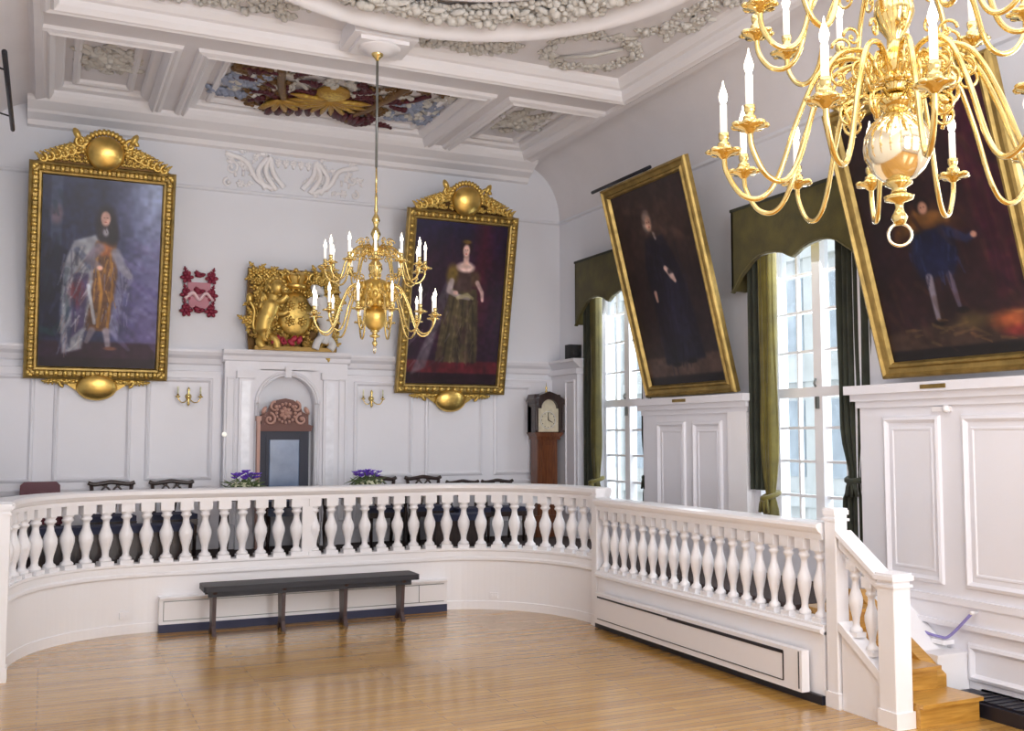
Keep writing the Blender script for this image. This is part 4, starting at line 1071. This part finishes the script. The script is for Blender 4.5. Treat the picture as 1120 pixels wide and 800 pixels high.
def paint_king(P):
    P.A[:] = rgb(38, 42, 70)
    P.mix(np.clip((P.U - .5) * 2.4, 0, 1), rgb(120, 122, 165), .85); P.mix(np.clip((.45 - P.V) * 2, 0, 1) * np.clip((P.U - .6) * 3, 0, 1), rgb(170, 190, 220), .7)
    P.mix(np.clip((P.V - .35) * 2, 0, 1) * np.clip((P.U - .6) * 4, 0, 1), rgb(95, 80, 125), .6)
    P.poly([(.07, 0), (.17, 0), (.17, .55), (.07, .6)], rgb(75, 85, 110), .7); P.ell(.12, .2, .05, .05, rgb(150, 120, 130), .4, .7)
    P.poly([(0, .3), (.25, .4), (.22, .85), (0, .85)], rgb(15, 20, 42), .85, 5); P.line([(0, .8), (.12, .82), (.22, .74), (.2, .6)], [.03, .03, .03, .02], rgb(20, 60, 60), .7)
    P.poly([(0, .86), (1, .86), (1, 1), (0, 1)], rgb(50, 30, 45), .95, 4); P.poly([(0, .95), (1, .95), (1, 1), (0, 1)], rgb(30, 20, 30), .8, 3)
    # robe
    P.poly([(.27, .33), (.46, .29), (.52, .4), (.42, .6), (.36, .9), (.2, .93), (.17, .7), (.2, .45)], rgb(165, 168, 175), .9, 3)
    P.poly([(.28, .5), (.4, .5), (.38, .78), (.26, .85)], rgb(60, 45, 85), .8, 3); P.ell(.3, .6, .06, .07, rgb(130, 40, 50), .4, .7)
    P.ell(.34, .42, .1, .045, rgb(200, 200, 205), .4, .8); P.line([(.3, .38), (.42, .46), (.5, .44)], [.03, .035, .03], rgb(70, 80, 110), .7)
    P.poly([(.60, .36), (.72, .42), (.78, .52), (.70, .6), (.66, .85), (.58, .8), (.6, .5)], rgb(130, 130, 160), .8, 3)
    P.poly([(.45, .32), (.62, .32), (.64, .5), (.58, .8), (.38, .8), (.44, .52)], rgb(104, 70, 46), .95, 3)
    P.strokes(.44, .6, .34, .72, [rgb(150, 105, 52), rgb(70, 48, 48), rgb(176, 128, 66), rgb(120, 110, 120)], 46, .12, .007, a=.7, seed=3)
    P.line([(.46, .42), (.51, .6), (.49, .78)], [.010, .014, .012], rgb(182, 130, 58), .8); P.line([(.57, .36), (.6, .56), (.57, .78)], [.01, .01, .012], rgb(160, 112, 52), .8)
    P.strokes(.19, .42, .34, .86, [rgb(205, 205, 208), rgb(120, 122, 140), rgb(90, 88, 112), rgb(150, 130, 130)], 70, .14, .008, ang=1.9, a=.55, seed=5)
    P.strokes(.6, .76, .38, .8, [rgb(165, 165, 190), rgb(90, 85, 120), rgb(70, 66, 100)], 40, .12, .007, ang=1.4, a=.5, seed=6)
    P.strokes(.02, .3, .02, .84, [rgb(24, 30, 58), rgb(60, 66, 96), rgb(30, 50, 62)], 40, .16, .02, a=.4, seed=7)
    P.strokes(.62, 1, .3, .84, [rgb(110, 100, 150), rgb(84, 80, 128), rgb(130, 126, 170)], 50, .14, .03, ang=.6, a=.3, seed=8)
    P.line([(.40, .56), (.46, .76)], [.014, .014], rgb(200, 205, 215), .8); P.ell(.53, .37, .07, .03, rgb(170, 100, 60), .4, .8)
    P.mix(np.clip((.5 - P.U) * 1.6, 0, 1), rgb(22, 26, 48), .35)
    P.line([(.56, .8), (.58, .88)], [.03, .022], rgb(150, 140, 150), .9); P.line([(.44, .8), (.4, .86)], [.03, .02], rgb(130, 120, 130), .8); P.ell(.6, .895, .05, .010, rgb(120, 80, 66), .4)
    # arms
    P.line([(.48, .36), (.40, .42), (.48, .46)], [.045, .04, .03], rgb(120, 110, 125), .8); P.ell(.49, .465, .025, .012, rgb(215, 170, 150), .3)
    P.line([(.62, .38), (.68, .46), (.74, .5)], [.04, .035, .03], rgb(150, 150, 165), .8)
    # head and wig
    P.ell(.53, .22, .085, .085, rgb(28, 20, 28), .3); P.ell(.58, .28, .06, .06, rgb(26, 20, 28), .3); P.ell(.50, .27, .05, .05, rgb(30, 22, 30), .3)
    P.ell(.525, .205, .038, .036, rgb(205, 160, 145), .25); P.ell(.53, .275, .026, .022, rgb(175, 172, 180), .4, .75)
    P.strokes(.46, .58, .2, .3, [rgb(52, 38, 40), rgb(20, 16, 22)], 20, .06, .006, a=.6, seed=9)
    P.ell(.525, .205, .036, .036, rgb(198, 155, 140), .25)
    for du in (-.013, .013): P.ell(.525 + du, .200, .006, .003, rgb(70, 40, 40), .5)
    P.ell(.525, .222, .011, .003, rgb(150, 70, 70), .5); P.ell(.527, .21, .004, .008, rgb(180, 130, 115), .6, .6)
    P.noise(.13)
def paint_queen(P):
    P.A[:] = rgb(44, 24, 42)
    P.mix(np.clip((.25 - P.V) * 4, 0, 1), rgb(30, 26, 62), .8); P.mix(np.clip(1 - abs(P.U - .74) * 6, 0, 1) * np.clip((.8 - P.V) * 3, 0, 1), rgb(78, 26, 44), .8)
    P.mix(np.clip((P.U - .9) * 8, 0, 1), rgb(40, 24, 40), .8)
    P.poly([(0, .85), (1, .85), (1, .93), (0, .93)], rgb(92, 28, 36), .9, 3); P.poly([(0, .93), (1, .93), (1, 1), (0, 1)], rgb(35, 16, 26), .9, 2)
    P.poly([(.40, .30), (.48, .26), (.42, .42), (.34, .60), (.20, .9), (.04, .95), (.2, .7), (.3, .45)], rgb(96, 88, 96), .75, 4)
    P.poly([(.42, .4), (.70, .4), (.74, .6), (.76, .86), (.3, .86), (.34, .6)], rgb(78, 68, 48), 1, 3)
    for k in range(5): P.line([(.46 + .05 * k, .46), (.38 + .085 * k, .86)], [.01, .014], rgb(104, 92, 66) if k % 2 else rgb(50, 42, 34), .7)
    P.strokes(.36, .74, .44, .82, [rgb(96, 84, 60), rgb(50, 42, 34), rgb(64, 58, 50), rgb(112, 100, 78)], 60, .12, .006, a=.5, seed=2)
    P.strokes(.06, .44, .4, .9, [rgb(120, 110, 118), rgb(70, 58, 74)], 26, .14, .008, ang=2.1, a=.4, seed=4)
    P.strokes(0, 1, .0, .84, [rgb(36, 20, 40), rgb(60, 26, 44), rgb(30, 20, 36)], 50, .2, .03, a=.25, seed=5)
    P.poly([(.44, .26), (.66, .26), (.64, .42), (.46, .42)], rgb(70, 52, 50), 1, 3); P.ell(.42, .32, .06, .06, rgb(112, 92, 40), .4, .9); P.ell(.68, .34, .05, .05, rgb(88, 70, 50), .4, .8)
    P.ell(.56, .27, .09, .032, rgb(222, 190, 182), .3); P.line([(.56, .2), (.56, .26)], [.028, .03], rgb(215, 178, 165))
    P.ell(.555, .155, .06, .05, rgb(38, 22, 24), .3); P.ell(.555, .17, .036, .037, rgb(218, 180, 168), .25)
    for du in (-.012, .012): P.ell(.555 + du, .165, .006, .003, rgb(60, 35, 35), .5)
    P.ell(.556, .19, .011, .003, rgb(165, 70, 70), .5); P.ell(.557, .176, .004, .008, rgb(190, 145, 130), .6, .6)
    P.ell(.555, .115, .045, .012, rgb(110, 85, 40), .4)
    P.line([(.42, .36), (.40, .42), (.5, .45), (.62, .46)], [.03, .03, .022, .02], rgb(165, 150, 150), .9); P.line([(.70, .36), (.76, .42), (.77, .47)], [.022, .02, .014], rgb(205, 172, 165), .9)
    P.line([(.5, .46), (.6, .44), (.66, .46)], [.02, .02, .015], rgb(170, 160, 120), .7); P.ell(.47, .43, .028, .013, rgb(215, 175, 165), .3)
    P.noise(.15)
def paint_scholar(P):
    P.A[:] = rgb(40, 30, 32)
    P.ell(.5, .2, .4, .2, rgb(66, 50, 46), .8, .7); P.poly([(0, .86), (1, .86), (1, 1), (0, 1)], rgb(84, 66, 58), .85, 5); P.poly([(0, .96), (1, .96), (1, 1), (0, 1)], rgb(20, 14, 16), .9, 2)
    P.poly([(.36, .25), (.6, .26), (.72, .42), (.78, .65), (.80, .88), (.28, .90), (.30, .6), (.28, .4)], rgb(24, 22, 36), 1, 4)
    P.poly([(.5, .45), (.66, .5), (.7, .86), (.45, .88)], rgb(36, 34, 54), .7, 6)
    P.ell(.43, .175, .06, .05, rgb(150, 135, 128), .35); P.ell(.445, .185, .04, .036, rgb(205, 160, 138), .25); P.poly([(.465, .228), (.495, .232), (.51, .275), (.485, .275)], rgb(185, 176, 174), .9, 1); P.strokes(.3, .76, .3, .86, [rgb(40, 36, 54), rgb(16, 14, 24), rgb(30, 26, 38)], 60, .16, .012, a=.5, seed=3); P.strokes(.1, .9, .02, .3, [rgb(80, 62, 54), rgb(48, 36, 36)], 30, .14, .03, ang=.4, a=.3, seed=6)
    for du in (-.013, .013): P.ell(.445 + du, .18, .006, .003, rgb(60, 35, 35), .5)
    P.ell(.448, .203, .012, .003, rgb(140, 70, 65), .5); P.ell(.447, .191, .004, .008, rgb(175, 125, 105), .6, .6)
    P.line([(.54, .42), (.6, .46), (.63, .49)], [.02, .03, .015], rgb(195, 165, 155), .95); P.line([(.34, .53), (.345, .57)], [.02, .014], rgb(190, 150, 135), .95)
    P.line([(.58, .44), (.66, .44)], [.02, .02], rgb(30, 26, 34), .8); P.ell(.42, .9, .06, .012, rgb(16, 12, 16), .3); P.ell(.62, .89, .06, .012, rgb(16, 12, 16), .3)
    P.noise(.14)
def paint_group(P):
    P.A[:] = rgb(46, 27, 32)
    P.mix(np.clip((P.U - .62) * 3, 0, 1), rgb(58, 27, 36), .8); P.poly([(.0, .88), (1, .84), (1, 1), (0, 1)], rgb(74, 56, 46), .8, 5); P.poly([(0, .955), (1, .955), (1, 1), (0, 1)], rgb(18, 13, 20), .95, 2)
    P.ell(.45, .47, .2, .06, rgb(104, 68, 34), .6, .8); P.line([(.25, .5), (.4, .44), (.6, .46)], [.03, .04, .03], rgb(130, 88, 42), .7)
    P.poly([(.36, .50), (.58, .49), (.62, .62), (.58, .68), (.34, .68), (.32, .6)], rgb(26, 30, 60), 1, 4); P.ell(.36, .58, .05, .06, rgb(34, 40, 72), .5, .8)
    P.line([(.40, .68), (.40, .84)], [.024, .016], rgb(150, 142, 158), .95); P.line([(.54, .68), (.56, .80)], [.022, .014], rgb(110, 100, 122), .8)
    P.ell(.40, .86, .05, .013, rgb(14, 10, 14), .3); P.ell(.58, .82, .045, .012, rgb(14, 10, 14), .3)
    P.ell(.46, .40, .05, .032, rgb(24, 16, 18), .3); P.ell(.46, .41, .032, .024, rgb(190, 140, 118), .3)
    for du in (-.011, .011): P.ell(.46 + du, .406, .005, .002, rgb(50, 30, 30), .5)
    P.line([(.6, .52), (.7, .56), (.74, .55)], [.03, .022, .018], rgb(46, 52, 88), .9); P.ell(.75, .548, .02, .012, rgb(190, 140, 120), .3)
    P.poly([(.7, .1), (1, .0), (1, .75), (.82, .8), (.76, .4)], rgb(72, 28, 44), .7, 6)
    for k in range(4): P.line([(.8 + .05 * k, .1), (.84 + .04 * k, .75)], [.012, .014], rgb(54, 18, 38), .6)
    P.A *= .8
    P.strokes(.3, .62, .5, .68, [rgb(44, 50, 84), rgb(16, 18, 38)], 24, .08, .009, a=.5, seed=3)
    P.strokes(.0, 1, .05, .84, [rgb(60, 34, 34), rgb(28, 18, 24), rgb(72, 48, 36)], 60, .18, .02, ang=1.2, a=.3, seed=4)
    P.strokes(.1, .9, .84, .94, [rgb(96, 74, 48), rgb(50, 34, 30), rgb(120, 84, 50)], 30, .1, .01, ang=.2, a=.5, seed=5)
    P.ell(.86, .88, .12, .035, rgb(150, 78, 46), .5, .9); P.ell(.9, .92, .1, .02, rgb(120, 40, 40), .5, .8); P.ell(.62, .86, .1, .03, rgb(90, 76, 42), .6, .6)
    P.poly([(0, 0), (.3, 0), (.2, .6), (0, .7)], rgb(32, 20, 26), .8, 6)
    P.noise(.16)

def portrait(name, loc, rot, w, h, fw, paint, lab, ornate, frame_mat='frame'):
    """local: x right, z up from bottom edge, faces -y. origin: bottom centre, back"""
    e = empty(name, loc, lab, 'painting', None, rot)
    mb = MB()
    pr = [(0, 0), (0, .05), (.01, .075), (fw * .22, .085), (fw * .35, .06), (fw * .62, .055), (fw * .75, .075), (fw * .9, .07), (fw, .035), (fw, .02)]
    mb.rect_sweep(-w / 2, w / 2, 0, h, pr)
    mb.box(-w / 2 + .01, w / 2 - .01, -.015, 0, .01, h - .01)
    mb.build('frame', M[frame_mat], e)
    P = Paint(w - 2 * fw + .01, h - 2 * fw + .01); paint(P); P.mesh('canvas', e, -w / 2 + fw - .005, fw - .005, -.03)
    if ornate >= 1:   # egg-and-leaf studs round the frame
        mb = MB(); n = 26
        for side in (-1, 1):
            for k in range(n): z = (k + .5) / n * h; mb.blob((side * (w / 2 - fw * .48), -.065, z), (fw * .26, .025, h / n * .33), seg=6, rings=4)
        m = int(n * w / h)
        for zz in (fw * .48, h - fw * .48):
            for k in range(m): mb.blob((-w / 2 + (k + .5) / m * w, -.065, zz), (w / m * .33, .025, fw * .26), seg=6, rings=4)
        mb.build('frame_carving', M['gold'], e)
    if ornate:
        r = random.Random(int(w * 100)); mb = MB()
        H = .42
        # scrolled cresting sloping down either side of the boss
        mb.prism([(-w * .46, h), (w * .46, h), (w * .30, h + .09), (.25, h + .20), (-.25, h + .20), (-w * .30, h + .09)], -.045, 0, 'y')
        for s in (-1, 1):
            for k in range(7):
                t = k / 6; x = s * (.24 + t * (w / 2 - .38)); z = h + .19 * (1 - t) ** 1.2 + .03
                scroll(mb, x, z, .085 - .03 * t, PI / 2, 1.2, s, .024, -.04); acanthus(mb, x, z - .04, PI / 2 - s * (.9 - .7 * t), .17 - .05 * t, -.04, n=4, s=-s)
                if k < 5: acanthus(mb, x - s * .03, h + .02, PI / 2 + r.uniform(-.5, .5), .13, -.05, n=3)
            scroll(mb, s * .27, h + .27, .075, 0, 1.3, s, .026, -.05); leafr(mb, s * .27, h + .27, PI / 2 - s * .5, .16, .08, -.05)
        for k in range(18): a = PI * k / 17; leafr(mb, .2 * math.cos(a), h + .15 + .2 * math.sin(a), a, .085, .06, -.05)
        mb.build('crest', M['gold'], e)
        mb = MB(); mb.blob((0, -.09, h + .15), (.21, .11, .20), seg=20, rings=12); mb.build('boss', M['goldsm'], e)
        mb = MB()
        mb.prism([(-.42, 0), (.42, 0), (.2, -.15), (0, -.25), (-.2, -.15)], -.04, 0, 'y')
        for s in (-1, 1):
            for k in range(4): acanthus(mb, s * (.2 + .08 * k), .0, -PI / 2 + s * .9, .15, -.03, n=4, s=s)
            scroll(mb, s * .36, -.03, .06, -PI / 2, 1.2, s, .02, -.03)
        mb.build('pendant', M['gold'], e)
        mb = MB(); mb.blob((0, -.06, -.09), (.23, .08, .16), seg=16, rings=10); mb.build('pendant_shell', M['goldsm'], e)
    return e

tilt = math.radians(11.5)
portrait('portrait_painting', (.535, 13.03, 2.79), (tilt, 0, 0), 1.60, 2.52, .15, paint_king,
         'gilt-framed full-length portrait of a long-wigged figure in white robe, on the left', 1)
portrait('portrait_painting', (5.08, 13.03, 2.70), (tilt, 0, 0), 1.62, 2.50, .14, paint_queen,
         'gilt-framed full-length portrait of a woman in olive dress beside the far chandelier', 2)
portrait('portrait_painting', (6.70, 9.55, 2.585), (math.radians(14.2), 0, -PI / 2), 1.76, 2.58, .14, paint_scholar,
         'plain gilt-framed leaning portrait of a white-haired figure in black gown', 0)
portrait('portrait_painting', (6.70, 5.75, 2.615), (math.radians(15.5), 0, -PI / 2), 1.70, 2.36, .14, paint_group,
         'large dark leaning painting with blue-coated figure, partly behind near chandelier', 0)
# crest on the big painting
bigp = [o for o in col.objects if o.name.startswith('portrait_painting')][-1]
mb = MB(); h = 2.36
mb.prism([(-.7, h), (.7, h), (.4, h + .1), (0, h + .2), (-.4, h + .1)], -.05, 0, 'y')
for s in (-1, 1):
    for k in range(6): scroll(mb, s * (.1 + .11 * k), h + .14 - .02 * k, .07, PI / 2, 1.2, s, .022, -.04); acanthus(mb, s * (.1 + .11 * k), h + .02, PI / 2 - s * .8, .17, -.04, n=4, s=-s)
mb.build('crest', M['gold'], bigp)
# small brass picture plates on the pier cornices
for y, lab in ((9.72, 'small brass name plate on the pier ledge under the black-gown portrait'), (6.05, 'small brass name plate on the pier ledge under the large leaning painting')):
    mb = MB(); mb.box(XR - .228, XR - .22, y - .13, y + .13, 2.50, 2.535); tag(mb.build('name_plate', M['frame']), lab, 'plaque')
mb = MB(); mb.lathe([(.02, 0), (.035, -.02), (.03, -.05), (.005, -.06)], (XR - .10, 6.0, 2.33), 12, 'x'); mb.box(XR - .13, XR - .1, 5.97, 6.15, 2.31, 2.35); tag(mb.build('wall_hook', M['white']), 'small white hook on the pier panelling under the large leaning painting', 'hook')
# picture lights / hanging bars
def bar(x, ya, yb, z, wx, lab):
    e = empty('picture_light', (x, (ya + yb) / 2, z), lab, 'picture light'); L = (yb - ya) / 2
    mb = MB(); mb.tube([(0, -L, 0), (0, L, 0)], .022, 10); mb.build('lamp_tube', M['black'], e)
    for yy in (-L * .6, L * .6):
        mb = MB(); mb.tube([(0, yy, 0), ((wx - x) * .5, yy, .05), (wx - x, yy, .0)], .008, 6); mb.build('bracket', M['black'], e)
bar(6.45, 10.0, 11.4, 5.315, XR, 'long thin black picture light above the black-gown portrait')
bar(-.40, 9.0, 11.3, 5.24, XL, 'black picture light on the left wall at the top left frame edge')

# ------------------------------------------------------------------ chandeliers
def make_chandelier(lab, loc, ztop, globe, sc=1., rz=0.):
    ztop /= sc
    e = empty('chandelier', loc, lab, 'chandelier')   # origin at centre of the big ball
    mb = MB(); mb.lathe([(.02, -.135), (.06, -.125), (.095, -.09), (.12, -.04), (.125, 0), (.12, .04), (.095, .09), (.06, .12), (.03, .13)], seg=28)
    e.scale = (sc, sc, sc); e.rotation_euler = (0, 0, rz)
    mb.build('globe', M[globe], e)
    for i in range(8):
        a = i * PI / 4 + .2; mb = MB(); mb.tf = lambda u, w_, v, a=a: (u * math.cos(a) - w_ * math.sin(a), u * math.sin(a) + w_ * math.cos(a), v)
        scroll(mb, .17, .12, .05, PI / 2, 1.2, -1, .008, seg=5); scroll(mb, .19, .22, .055, -PI / 2, 1.2, 1, .008, seg=5); scroll(mb, .12, .30, .04, 0, 1.2, 1, .007, seg=5); mb.tube([(.05, 0, .17), (.12, 0, .2), (.2, 0, .16), (.17, 0, .07)], .008, 5); leafr(mb, .12, .17, -.5, .1, .04)
        mb.build('scroll_bracket', M['brass'], e)
    mb = MB(); mb.lathe([(.012, -.30), (.022, -.29), (.03, -.27), (.02, -.25), (.014, -.235), (.016, -.215), (.05, -.205), (.055, -.19), (.03, -.18), (.025, -.16), (.05, -.145), (.05, -.135), (.02, -.125)], seg=18)
    mb.build('pendant_finial', M['brass'], e)
    mb = MB(); mb.tube([(.042 * math.cos(a), 0, -.335 + .042 * math.sin(a)) for a in np.linspace(0, 2 * PI, 24, endpoint=False)], .006, 6, closed=True); mb.build('ring', M['paleb'], e)
    mb = MB(); mb.lathe([(.03, .12), (.05, .14), (.07, .16), (.075, .18), (.04, .2), (.03, .23), (.06, .26), (.085, .30), (.085, .33), (.05, .36), (.03, .38), (.028, .42), (.055, .46), (.075, .51), (.07, .56), (.04, .6), (.03, .64), (.05, .67), (.075, .70), (.075, .73), (.04, .76), (.025, .80), (.035, .84), (.055, .88), (.035, .93), (.02, .96), (.03, 1.0), (.045, 1.03), (.03, 1.07), (.015, 1.1), (.022, 1.14), (.012, 1.2), (.016, 1.27), (.008, 1.34)], seg=18)
    mb.build('stem', M['brass'], e)
    mb = MB(); mb.tube([(0, 0, 1.33), (0, 0, 1.62)], [.012, .01], 8); mb.build('hanging_hook', M['brass'], e)
    mb = MB(); mb.tube([(0, 0, 1.6), (0, 0, ztop - .06)], .014, 8); mb.build('hanging_rod', M['steel'], e)
    mb = MB(); mb.lathe([(.012, -.14), (.03, -.11), (.06, -.08), (.065, -.05), (.05, -.02), (.075, 0)], (0, 0, ztop), 16); mb.build('ceiling_rose', M['brass'], e)
    if globe == 'goldsm':
        mb = MB(); mb.lathe([(.04, .10), (.10, .12), (.16, .17), (.175, .24), (.17, .32), (.13, .38), (.05, .41)], seg=20)
        for i in range(12):
            for q in range(3):
                a = i * PI / 6 + q * .26; z = .14 + q * .09; mb.blob((.172 * math.cos(a), .172 * math.sin(a), z), (.03, .03, .045), seg=6, rings=4)
        mb.build('embossed_body', M['gold'], e)
    def arms(n, R, zc, zs, ph, k):
        pts = bez([(.05, 0, zs), (.14 * k, 0, zs + .10 * k), (.27 * k, 0, zs + .06 * k), (.36 * k, 0, (zs + zc) / 2), (R * .68, 0, zc - .10), (R * .78, 0, zc - .185 * k), (R * .90, 0, zc - .17 * k), (R * .985, 0, zc - .08), (R, 0, zc - .012)], 48)
        a = MB(); a.tube(pts, .0105, 7)
        # scrolled ornament riding on the arm near the stem
        s = lambda *q: scroll(a, *q, seg=5)
        s(.15 * k, zs + .03, .05, -PI / 2, 1.1, 1, .008); s(.25 * k, zs - .01, .045, PI / 2, 1.2, -1, .007); s(.19 * k, zs + .15 * k, .04, 0, 1.2, 1, .007)
        a.lathe([(.018, -.02), (.02, 0), (.012, .02)], (.06, 0, zs + .01), 8)
        ao = a.build('arm', M['brass'], e)
        d = MB(); d.lathe([(.008, -.03), (.02, -.02), (.028, -.012), (.055, -.006), (.062, .004), (.05, .004), (.02, .0), (.018, .012), (.026, .02), (.024, .035), (.014, .04), (.02, .055), (.021, .075)], (R, 0, zc), 14)
        for q in range(7): an = q * 2 * PI / 7; d.blob((R + .05 * math.cos(an), .05 * math.sin(an), zc + .002), (.024, .02, .011), seg=6, rings=4)
        do = d.build('drip_pan', M['brass'], ao)
        c = MB(); c.lathe([(.0135, .07), (.0135, .185), (.009, .195)], (R, 0, zc), 12); c.build('candle', M['candle'], ao)
        b = MB(); b.lathe([(.008, .19), (.0145, .205), (.017, .222), (.011, .245), (.005, .262), (.001, .285)], (R, 0, zc), 10); b.build('flame_bulb', M['bulb'], ao)
        for i in range(n):
            o = ao if i == 0 else copy_tree(ao, e)
            o.rotation_euler = (0, 0, ph + 2 * PI * i / n)
    arms(12, .64, .015, .25, 0, 1.)
    arms(12, .52, .53, .66, .26, .85)
    return e
zf, zn = 3.28, 3.19
make_chandelier('smaller-looking brass chandelier with two tiers of lit candles, hanging farther back before the throne', (2.93, 9.56, zf), 6.02 - zf, 'goldsm', .95, math.radians(-92))
make_chandelier('large near brass chandelier with polished globe cut off at upper right', (2.88, 2.76, zn), ZC - zn, 'paleb', 1., math.radians(-36))

# low dark benches added inside the screen to darken the baluster gaps
for x0, x1, lab in ((-.1, 1.55, 'low dark bench added on the dais to darken the gaps of the left balusters'), (4.45, 5.15, 'low dark bench added on the dais to darken the gaps of the right balusters')):
    e = empty('added_dark_bench', ((x0 + x1) / 2, 12.05, ZD), lab, 'bench'); hw = (x1 - x0) / 2
    mb = MB(); mb.box(-hw, hw, -.16, .16, .34, .42, .03); mb.build('seat_cushion', M['navy'], e)
    mb = MB(); mb.box(-hw + .02, hw - .02, -.14, .14, 0, .34); mb.build('bench_base', M['dark'], e)

# ------------------------------------------------------------------ outside
g = MB(); g.box(7.6, 40, -20, 60, -3.2, -3.0); o = struct('ground_outside', g, M['ground'])
bd = empty('stone_building', (19, 22, -3), 'pale stone building with grey-blue windows seen through the middle window', 'building')
mb = MB(); mb.box(0, 6, -16, 14, 0, 13); mb.build('facade', M['stone'], bd)
mb = MB()
for y in range(-15, 14, 2): mb.box(-.25, 0, y, y + .45, 0, 13)
for z in (3.2, 6.6, 10): mb.box(-.3, 0, -16, 14, z, z + .35)
mb.build('pilasters', M['stone'], bd)
for y in range(-15, 13, 2):
    for z in (.7, 4, 7.4): mb = MB(); mb.box(-.03, .0, y + .75, y + 1.7, z, z + 2.1); mb.build('window', M['slate'], bd)

# ------------------------------------------------------------------ light
w = bpy.data.worlds.new('overcast_daylight'); scene.world = w; w.use_nodes = True
nt = w.node_tree; bg = nt.nodes['Background']
tc = nt.nodes.new('ShaderNodeTexCoord'); sp = nt.nodes.new('ShaderNodeSeparateXYZ'); rp_ = nt.nodes.new('ShaderNodeValToRGB')
nt.links.new(tc.outputs['Generated'], sp.inputs['Vector']); nt.links.new(sp.outputs['Z'], rp_.inputs['Fac']); nt.links.new(rp_.outputs['Color'], bg.inputs['Color'])
rp_.color_ramp.elements[0].color = (.85, .88, .92, 1); rp_.color_ramp.elements[1].color = (.82, .90, 1, 1)
bg.inputs['Strength'].default_value = 2.1
def area(name, loc, rot, sx, sy, power, c=(1, 1, 1)):
    l = bpy.data.lights.new(name, 'AREA'); l.shape = 'RECTANGLE'; l.size = sx; l.size_y = sy; l.energy = power; l.color = c
    o = bpy.data.objects.new(name, l); col.objects.link(o); o.location = loc; o.rotation_euler = rot; return o
for i, (a, b) in enumerate(WIN):
    area('window_daylight', (XR + .6, (a + b) / 2, 3.0), (0, math.radians(62), 0), 3.0, 1.3, 95, (.93, .96, 1))
area('rear_window_fill', (1.2, YF + .2, 3.2), (math.radians(90), 0, 0), 2.0, 3.6, 200, (1, .99, .99))  # added fill pair standing in for unseen windows behind the camera
area('rear_window_fill', (4.8, YF + .2, 3.2), (math.radians(90), 0, 0), 2.0, 3.6, 200, (1, .99, .99))
area('hall_fill', (3.0, 3.5, 5.4), (math.radians(28), 0, 0), 4.5, 4.5, 140, (.99, .98, 1))  # added overhead fill for the room, not a fitting of the hall
area('hall_fill', (3.0, 7.0, 1.2), (math.radians(180), 0, 0), 4.5, 5.0, 40, (1, .97, .97))  # added upward fill that brightens the ceiling, no lamp stands here

# ------------------------------------------------------------------ camera
cam = bpy.data.cameras.new('camera'); co_ = bpy.data.objects.new('camera', cam); col.objects.link(co_)
co_.location = (0, 0, 2.1); cam.sensor_width = 36; cam.lens = 36 * 1098 / 1120; cam.clip_start = .05; cam.clip_end = 200
co_.rotation_euler = (math.radians(90 + 4.063), 0, math.radians(-24.859)); scene.camera = co_
scene.view_settings.view_transform = 'Standard'; scene.view_settings.look = 'None'; scene.view_settings.exposure = .08
scene.cycles.use_denoising = True; scene.cycles.max_bounces = 8; scene.cycles.caustics_reflective = False; scene.cycles.caustics_refractive = False
scene.cycles.sample_clamp_indirect = 6
